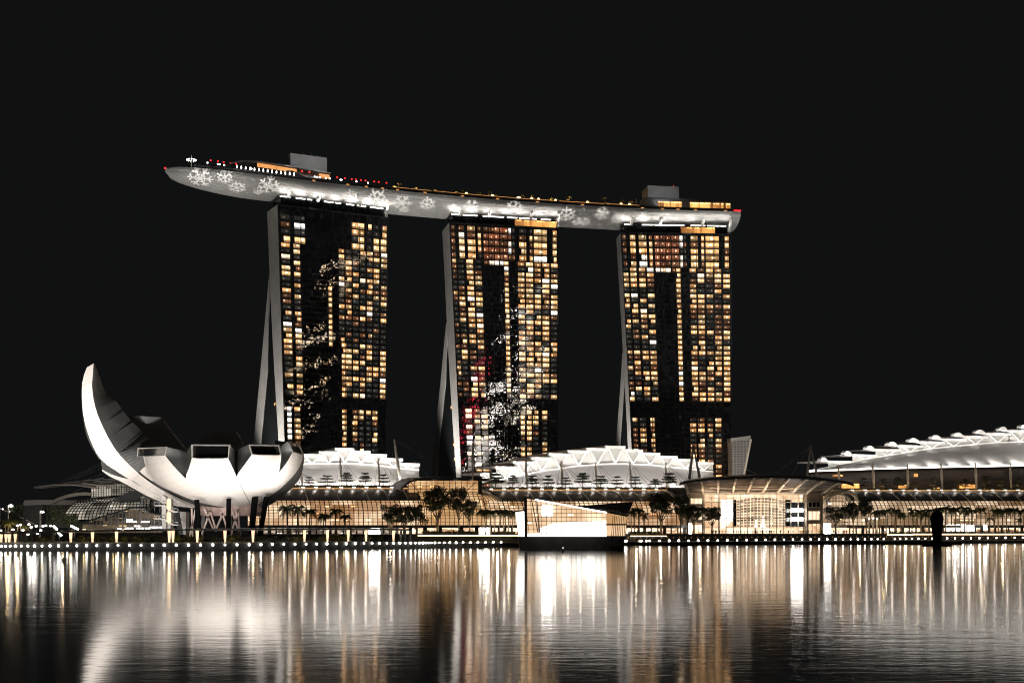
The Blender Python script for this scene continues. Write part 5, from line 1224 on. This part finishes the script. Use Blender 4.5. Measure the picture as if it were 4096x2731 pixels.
# ================================================================== TREES
def leafquads(mb,c,rx,ry,rz,n,size,rnd,shell=.35):
    for _ in range(n):
        while True:
            x,y,z=rnd.uniform(-1,1),rnd.uniform(-1,1),rnd.uniform(-1,1); d=x*x+y*y+z*z
            if shell<d<1: break
        p=Vector((c[0]+x*rx,c[1]+y*ry,c[2]+z*rz)); s=size*rnd.uniform(.5,1.3)
        a=Vector((rnd.uniform(-1,1),rnd.uniform(-1,1),rnd.uniform(-.6,.6))).normalized()*s; b=Vector((rnd.uniform(-1,1),rnd.uniform(-1,1),rnd.uniform(-1,1))).normalized()*s*.6
        mb.face([p-a,p-b,p+a,p+b])
def make_palm(seed,lab):
    rnd=random.Random(seed); t=thing('palm_tree',lab,'palm tree'); H=10.0
    mb=MB(); lean=rnd.uniform(-.5,.5); mb.tube([(0,0,0),(lean*.3,0,H*.4),(lean*.8,0,H*.75),(lean,0,H)],[.34,.24,.22,.2],7); build('trunk',mb,M['bark'],t)
    mb=MB()
    for k in range(17):
        az=k*2.4+rnd.uniform(-.3,.3); el=rnd.uniform(-.1,1.15); L=rnd.uniform(3.0,4.0); d=Vector((math.cos(az),math.sin(az),0)); prev=None
        for j in range(11):
            u=j/10; x=L*u*(1-.12*u); z=L*(math.sin(el)*u-(.72+.2*math.cos(el))*u*u)*.95; p=Vector((lean,0,H+.1))+d*x*math.cos(el*.6)+Vector((0,0,z)); side=Vector((-d.y,d.x,0))
            if prev is not None:
                w=.75*math.sin(math.pi*min(1,u*.92+.1))**.6+.1
                for sg in (-1,1):
                    q=p+side*sg*w*.8-Vector((0,0,w*.75)); mb.face([prev,p,q+(p-prev)*.5,q])
            prev=p
    build('crown',mb,M['palm_leaf'],t); return t
def make_tree(seed,lab,kind='round'):
    rnd=random.Random(seed); t=thing('broad_tree',lab,'tree'); H=12.0
    mb=MB(); mb.tube([(0,0,0),(.15,0,2.2),(.05,.1,3.6)],[.42,.32,.28],7); tips=[]
    for k in range(7):
        az=k*2.4; r=rnd.uniform(1.2,3.0); z=rnd.uniform(6.5,10.2); p=(r*math.cos(az),r*math.sin(az),z); mb.tube([(.05,.1,3.3),(p[0]*.45,p[1]*.45,z*.66),p],[.2,.13,.06],5); tips.append(p)
    build('trunk',mb,M['bark'],t); mb=MB()
    cl=tips+[(rnd.uniform(-3.0,3.0),rnd.uniform(-3.0,3.0),rnd.uniform(6.3,11.0)) for _ in range(13)]
    for c in cl: s=rnd.uniform(.8,1.7); leafquads(mb,c,s*1.25,s*1.25,s*.9,210,.30,rnd,.05)
    build('crown',mb,M['leaf'],t); return t
def make_tier(seed,lab):
    rnd=random.Random(seed); t=thing('tiered_tree',lab,'tree'); H=7.5
    mb=MB(); mb.tube([(0,0,0),(.08,0,3.5),(0,0,7.0)],[.16,.12,.05],6); mb2=MB(); n=rnd.choice((3,4,4))
    for k in range(n):
        z=2.6+4.6*k/(n-.4)+rnd.uniform(-.2,.2); r=(3.6-2.3*k/(n-.2))*rnd.uniform(.8,1.1)
        for j in range(7):
            az=j*.9+k; e=rnd.uniform(.6,1.0); tip=(r*e*math.cos(az),r*e*math.sin(az),z+rnd.uniform(.1,.5)); mb.tube([(0,0,z-.3),tip],[.07,.03],4)
            leafquads(mb2,(tip[0]*.75,tip[1]*.75,tip[2]),r*.42,r*.42,.42,75,.24,rnd,0)
        leafquads(mb2,(0,0,z+.15),r*.55,r*.55,.5,110,.24,rnd,0)
    build('trunk',mb,M['bark'],t); build('crown',mb2,M['leaf'],t); return t
def ordw(i): return ['first','second','third','fourth','fifth','sixth','seventh','eighth','ninth','tenth','eleventh','twelfth','thirteenth','fourteenth','fifteenth','sixteenth','seventeenth','eighteenth','nineteenth','twentieth','twenty-first','twenty-second','twenty-third','twenty-fourth'][i]
palms=[make_palm(s,'palm') for s in (1,2,3)]; rnd=random.Random(21)
def palmrow(lst,Df,zb,lab,grp,full=10+2.6,lit=None):
    for i,(px,yt) in enumerate(lst):
        D=Df(px); b=P(px,2125,D); b.z=zb; top=P(px,yt,D).z; k=(top-zb)/11.6
        place(palms[i%3],USED,b,lab%ordw(i),grp,rnd.uniform(0,6),(max(.8,k) if k<.8 else k,)*2+(k,))
palmrow([(1151,2007),(1195,2010),(1237,2025),(1292,2043),(1340,2022),(1381,2050)],lambda x:interp(SHORE,x)+28,2.6,'%s black palm from the left in the row between the museum and the walkway shrubs','palms right of the museum')
palmrow([(1928,2032),(1942,2028),(1960,2036),(1977,2031),(1997,2033),(2014,2030),(2033,2030),(2049,2034)],lambda x:interp(SHORE,x)+24,5,'%s palm from the left in the dense clump left of the pavilion','palms left of the pavilion')
palmrow([(2525,2034),(2539,2022),(2557,2026),(2579,2046)],lambda x:interp(SHORE,x)+24,5,'%s palm from the left in the clump just right of the pavilion','palms right of the pavilion')
palmrow([(3200+x/2.625,y) for x,y in ((800,2036),(835,2030),(905,2028),(995,2025),(1050,2040),(1080,2050),(1175,2025),(1220,2040),(1270,2030),(1310,2046),(1350,2026),(1440,2022),(1530,2014),(1585,2024),(1630,2020),(1725,2016),(1805,2028),(1895,2022),(1995,2064),(2040,2028))],lambda x:interp(SHORE,x)+26,5,'%s palm from the left in the long row at the right end','palms along the right promenade')
palmrow([(3200+x/2.625,y) for x,y in ((2085,2025),(2130,2030),(2170,2023),(2255,2023),(2290,2068),(2320,2028))],lambda x:interp(SHORE,x)+26,5,'%s palm from the left in the last cluster at the right edge','palms at the right edge')
palmrow([(22,2072),(45,2066),(70,2070),(100,2090)],lambda x:interp(SHORE,x)+34,2.6,'%s small lit palm from the left at the far left waterfront','palms at the far left')
for px in (30,70): light('POINT','palm_lamp',P(px,2108,444),None,900,(1,.7,.35),size=.5)
for px in (1945,1990,2035,2545): light('POINT','palm_lamp',P(px,2112,interp(SHORE,px)+20),None,1100,(1,.82,.55),size=.4)
for px in (3545,3620,3700,3820,3920,4010): light('POINT','palm_lamp',P(px,2105,interp(SHORE,px)+20),None,1500,(1,.82,.5),size=.4)
# sky deck palms
rnd=random.Random(4)
for i,(px,ys) in enumerate(((1603,725),(1672,747),(1750,757),(1782,762),(1858,757),(1926,766),(1962,757),(1992,777),(2103,772),(2136,776),(2209,787),(2246,797),(2283,781),(2358,801),(2425,785),(2495,794),(2530,800))):
    b=dk(px,4,ZD); top=CZ+(HY-ys)/F*b.y; k=max(.35,(top-ZD)/11.6); place(palms[i%3],USED,b,'%s small amber-lit palm from the left on the sky deck garden'%ordw(i),'palms on the sky deck',rnd.uniform(0,6),(k*1.15,k*1.15,k))
cn=thing('conifer_tree','small pointed conifer on the sky deck left of the rooftop restaurant','tree',dk(2552,4,ZD)); mb=MB(); q=dk(2552,4,ZD); mb.tube([q,q+Vector((0,0,7))],[.2,.05],5); build('trunk',mb,M['bark'],cn)
mb=MB(); rnd=random.Random(8)
for k in range(7): leafquads(mb,(q.x,q.y,q.z+1.2+k*.95),1.7-.22*k,1.7-.22*k,.5,50,.22,rnd,0)
build('crown',mb,M['leaf2'],cn)
# broad trees on the promenade
trees=[make_tree(s,'tree') for s in (3,5,8)]; rnd=random.Random(31)
for i,(px,yt,wd,zb,lab) in enumerate(((1561,2015,95,2.6,'round dark tree behind the right end of the covered walkway'),(1618,2018,50,2.6,'thin small tree squeezed between two darker round ones'),(1666,2008,84,2.6,'dark spreading tree left of the tallest one'),(1751,1940,118,5,'tallest tree, wide dark crown before the glass atrium'),(1835,1942,70,5,'tall narrow tree right of the tallest one'),(1878,1985,60,5,'leaning tree with a bare lower trunk left of the palm clump'),(2644,1965,104,5,'tall dark tree left of the entrance hall'),(2722,1976,62,5,'slender dark tree beside the left stone pier'),(2775,2013,92,5,'spreading tree before the left stone pier'),(2848,2024,80,5,'low spreading tree before the bright entrance glass'),(3343,2019,92,5,'loose airy tree before the arched side entrance'),(3413,1999,62,5,'left one of two tall dark trees right of the arch'),(3466,1986,64,5,'right one of two tall dark trees right of the arch'),(215,2014,90,2.6,'dark bushy tree before the dim grey block'),(290,2045,70,2.6,'dark low tree below the glass dome'),(60,2012,70,2.6,'dark tree behind the bridge rail at the far left'))):
    D=interp(SHORE,px)+ (34 if px>400 else 60); b=P(px,2125,D); b.z=zb; h=(P(px,yt,D).z-zb)/12.1; w_=wd/F*D/8.2; place(trees[i%3],USED,b,lab,'broad trees along the promenade',rnd.uniform(0,6),(w_,w_,h))
for px,y in ((1561,2112),(1751,2125),(1860,2125),(2644,2120),(2800,2120),(3343,2120),(3440,2120),(250,2105)): light('POINT','tree_lamp',P(px,y,interp(SHORE,px)+ (28 if px>400 else 50)),None,1100,(1,.76,.48),size=.4)
# tiered trees on the roof terraces
tiers=[make_tier(s,'tier') for s in (2,4,6,9)]; rnd=random.Random(41)
def tierrow(lst,by,s,lab,grp):
    for i,(px,yt,wd) in enumerate(lst):
        b=mq(px,by,s); h=(by-yt)/F*b.y/7.6; w_=wd/F*b.y/6.6; place(tiers[i%4],USED,b,lab%ordw(i),grp,rnd.uniform(0,6),(w_,w_,h))
tierrow([(1237,1903,51),(1309,1897,70),(1387,1885,64),(1461,1888,54),(1533,1892,58)],1944,25,'%s black flat-topped tree from the left on the terrace beside the museum','trees on the left terrace')
tierrow([(1923,1902,46),(1981,1888,78),(2051,1896,52),(2129,1899,60),(2193,1896,56),(2263,1905,60),(2331,1886,68),(2403,1901,72),(2468,1900,62),(2541,1901,62),(2622,1912,54),(2676,1889,72)],1951,25,'%s black flat-topped tree from the left before the broad stepped roof','trees on the middle terrace')
tierrow([(3455,1905,44),(3531,1912,40),(3592,1905,48),(3663,1918,34),(3733,1904,36),(3800,1925,40),(3860,1912,50),(3939,1902,42),(4006,1904,36),(4072,1905,46)],1960,26,'%s warmly lit tiered tree from the left under the exhibition roof','trees under the exhibition roof')
for px in (3531,3663,3733,3939,4006,4072): light('POINT','terrace_lamp',mq(px,1954,23.5),None,800,(1,.62,.28),size=.3)
# shrubs along the left promenade and hedges on the raised one
rnd=random.Random(51); protos=[]
for s in range(3):
    t=thing('shrub','shrub','shrub'); mb=MB(); r2=random.Random(60+s)
    for k in range(7): leafquads(mb,(r2.uniform(-2.2,2.2),r2.uniform(-.8,.8),r2.uniform(.5,1.5)),1.1,.8,.7,90,.2,r2,0)
    build('foliage',mb,M['leaf2'],t); mb=MB()
    for k in range(5): x=r2.uniform(-1.8,1.8); mb.tube([(x,0,0),(x+r2.uniform(-.3,.3),0,1.0)],.05,4)
    build('stems',mb,M['bark'],t); protos.append(t)
SH=[120,165,262,300,340,392,425,452,500,540,580,620,712,742,770,815,835,935,960,985,1060,1110,1170,1236,1262,1285,1345,1375,1412,1440,1530,1590]
for i,px in enumerate(SH):
    b=shore(px,10,2.6); place(protos[i%3],USED,b,'%s lit shrub from the left in the bed behind the quay railing'%(ordw(i) if i<24 else ordw(i-24)+' of the last eight') if i<24 else '%s lit shrub from the museum palms rightwards, behind the railing'%ordw(i-24),'shrubs behind the quay railing',rnd.uniform(-.4,.4),rnd.uniform(.85,1.35))
for px in (130,300,420,460,520,740,830,960,1250,1290,1360,1430,1540): light('POINT','shrub_lamp',shore(px,7.6,3.3),None,42,(1,.78,.36),size=.25)
for lab,x0,x1,mid in (('low dark hedge on the raised promenade left of the pavilion',1690,1912,''),('low dark hedge under the palm clump left of the pavilion',1965,2060,''),('low dark hedge right of the pavilion',2512,2640,''),('low dark hedge along the raised promenade at the right end',3560,4140,'')):
    t=thing('hedge',lab,'hedge',wp((x0+x1)/2,2130,16)); mb=MB()
    for i in range(int((x1-x0)*7)):
        p=wp(rnd.uniform(x0,x1),2130,15+rnd.uniform(0,2)); p.z=5+rnd.uniform(0,1.1); q=rnd.uniform(.15,.4)
        a=Vector((rnd.uniform(-1,1),rnd.uniform(-1,1),rnd.uniform(-1,1)))*q; b=Vector((rnd.uniform(-1,1),rnd.uniform(-1,1),rnd.uniform(-1,1)))*q; mb.face([p-a,p-b,p+a,p+b])
    build('foliage',mb,M['leaf'],t)

# ================================================================== PEOPLE
def person(seed):
    rnd=random.Random(seed); st=rnd.uniform(.05,.28); sw=rnd.uniform(.05,.25)
    V=[(0,0,.95),(0,0,1.2),(0,0,1.42),(0,0,1.53),(0,0,1.62),(0,0,1.74),(-.19,0,1.40),(-.24,sw,1.13),(-.22,sw*1.6,.88),(.19,0,1.40),(.24,-sw,1.13),(.22,-sw*1.4,.88),(-.10,0,.90),(-.11,-st*.5,.5),(-.11,-st,.07),(-.11,-st+.16,.03),(.10,0,.90),(.11,st*.4,.5),(.11,st,.07),(.11,st+.16,.03)]
    E=[(0,1),(1,2),(2,3),(3,4),(4,5),(2,6),(6,7),(7,8),(2,9),(9,10),(10,11),(0,12),(12,13),(13,14),(14,15),(0,16),(16,17),(17,18),(18,19)]
    RD=[.16,.14,.15,.06,.10,.09,.075,.05,.04,.075,.05,.04,.10,.07,.05,.04,.10,.07,.05,.04]
    me=bpy.data.meshes.new('person'); me.from_pydata(V,E,[]); me.materials.append(M['cloth'])
    o=bpy.data.objects.new('person',me); COL.objects.link(o); md_=o.modifiers.new('skin','SKIN'); me.skin_vertices.new() if not me.skin_vertices else None
    for v,r in zip(me.skin_vertices[0].data,RD): v.radius=(r,r*.8)
    me.skin_vertices[0].data[0].use_root=True; o.modifiers.new('sub','SUBSURF').levels=1; return o
pers=[person(s) for s in (1,2,3,4)]; rnd=random.Random(71)
def crowd(n,x0,x1,s,lab,grp):
    for i in range(n):
        px=rnd.uniform(x0,x1); p=wp(px,2130,s+rnd.uniform(0,7)); p.z=5.0; o=pers[i%4]
        if o.name in USED: o=o.copy(); COL.objects.link(o)
        USED.add(o.name); o.location=p; o.rotation_euler=(0,0,rnd.uniform(0,6)); k=rnd.uniform(.92,1.06)*1.06; o.scale=(k,k,k); tag(o,lab,'person',grp)
crowd(44,2840,3220,18,'person in dark clothes standing in the crowd before the bright entrance hall','people before the entrance hall')
crowd(22,3235,3420,20,'person in dark clothes walking before the arched side entrance','people before the side arch')
crowd(16,1700,1910,15,'person in dark clothes on the raised promenade before the glass atrium','people before the atrium')
crowd(14,3430,3600,20,'person in dark clothes walking before the shops right of the arch','people before the right shops')
# small amber lights on posts along the lower boardwalk
bl=thing('bollard_light','small amber light on a short post along the lower boardwalk railing','bollard light'); mb=MB(); mb.bar((0,0,-1.2),(0,0,.2),.14); build('post',mb,M['dark'],bl)
mb=MB(); mb.lathe((0,0,.3),[(.04,-.3),(.1,-.2),(.1,.35),(.04,.4)],6); build('lamp',mb,M['amberglow'],bl)
for px in range(2560,4110,24): place(bl,USED,shore(px,9.5,interp(DECKZ,px)+1.35),'small amber light on a short post along the lower boardwalk railing','bollard lights on the boardwalk')
# tall lamp posts before the right mall
for i,(px,yt) in enumerate(((3476,2078),(3493,2076),(3508,2078))):
    t=thing('banner_post','%s of three pale posts with lamps before the right mall'%['left','middle','right'][i],'post',wp(px,2130,24)); b=wp(px,2130,24); b.z=5; a=P(px,yt,b.y)
    mb=MB(); mb.bar(b,a,.8,.5); build('post',mb,M['rib'],t); mb=MB(); mb.lathe(a+Vector((0,0,.5)),[(.05,-.4),(.5,0),(.05,.4)],7); build('lamp',mb,M['bulb'],t)

# ================================================================== CITY BEHIND THE VIEWER (seen only mirrored in the hotel glass)
def cityglow(name,c0,c1,e,thr,seed,fade=0.0):
    m,t,b=newmat(name); b.inputs['Base Color'].default_value=(.01,.01,.01,1); s=t.xyz(t.uv())
    u=t.m('DIVIDE',s[0],6.5); v=t.m('DIVIDE',s[1],8.5); w_=t.white(t.comb(t.m('FLOOR',u),t.m('FLOOR',v),seed)); w2=t.white(t.comb(t.m('FLOOR',t.m('DIVIDE',u,6)),t.m('FLOOR',v),seed+3))
    on=t.m('MULTIPLY',t.step(t.m('ADD',t.m('MULTIPLY',w_,.45),t.m('MULTIPLY',w2,.55)),t.m('MULTIPLY_ADD',s[1],fade,thr)),t.m('LESS_THAN',t.m('FRACT',v),.55)); t.l.new(t.mix(w_,c0,c1),b.inputs['Emission Color']); t.l.new(t.m('MULTIPLY',on,e),b.inputs['Emission Strength']); return noemit(m)
for lab,x0,x1,y,h,c in (('bright white office tower across the bay, mirrored in the middle hotel tower',866,924,-900,520,((1,.95,.9),(1,.9,.8),8,.52,1,.00050)),('red-lit slim tower across the bay, mirrored in the middle hotel tower',832,839,-900,420,((1,.02,.05),(1,.05,.1),3.5,.56,2,.0003)),('warm office tower across the bay, mirrored in the middle hotel tower',916,975,-900,480,((1,.72,.42),(1,.9,.75),6,.52,3,.0006)),('dim office tower across the bay, mirrored in the leftmost hotel tower',790,850,-40,420,((1,.95,.9),(1,.7,.4),3.6,.73,4,.0001))):
    t=thing('office_tower',lab,'office tower',((x0+x1)/2,y,0)); mb=MB(); w_=x1-x0
    mb.face([(x0,y,0),(x0,y,h),(x1,y,h),(x1,y,0)],[(0,0),(0,h),(w_,h),(w_,0)]); mb.face([(x0,y-30,0),(x0,y-30,h),(x0,y,h),(x0,y,0)],[(0,0),(0,h),(30,h),(30,0)]); mb.face([(x1,y,0),(x1,y,h),(x1,y-30,h),(x1,y-30,0)],[(0,0),(0,h),(30,h),(30,0)]); mb.face([(x1,y-30,0),(x1,y-30,h),(x0,y-30,h),(x0,y-30,0)])
    build('lit_facade',mb,cityglow('lit_office_windows',*c),t); mb=MB(); mb.box(((x0+x1)/2,y-15,h+1.5),w_+1,31,3); build('roof',mb,M['dark'],t)
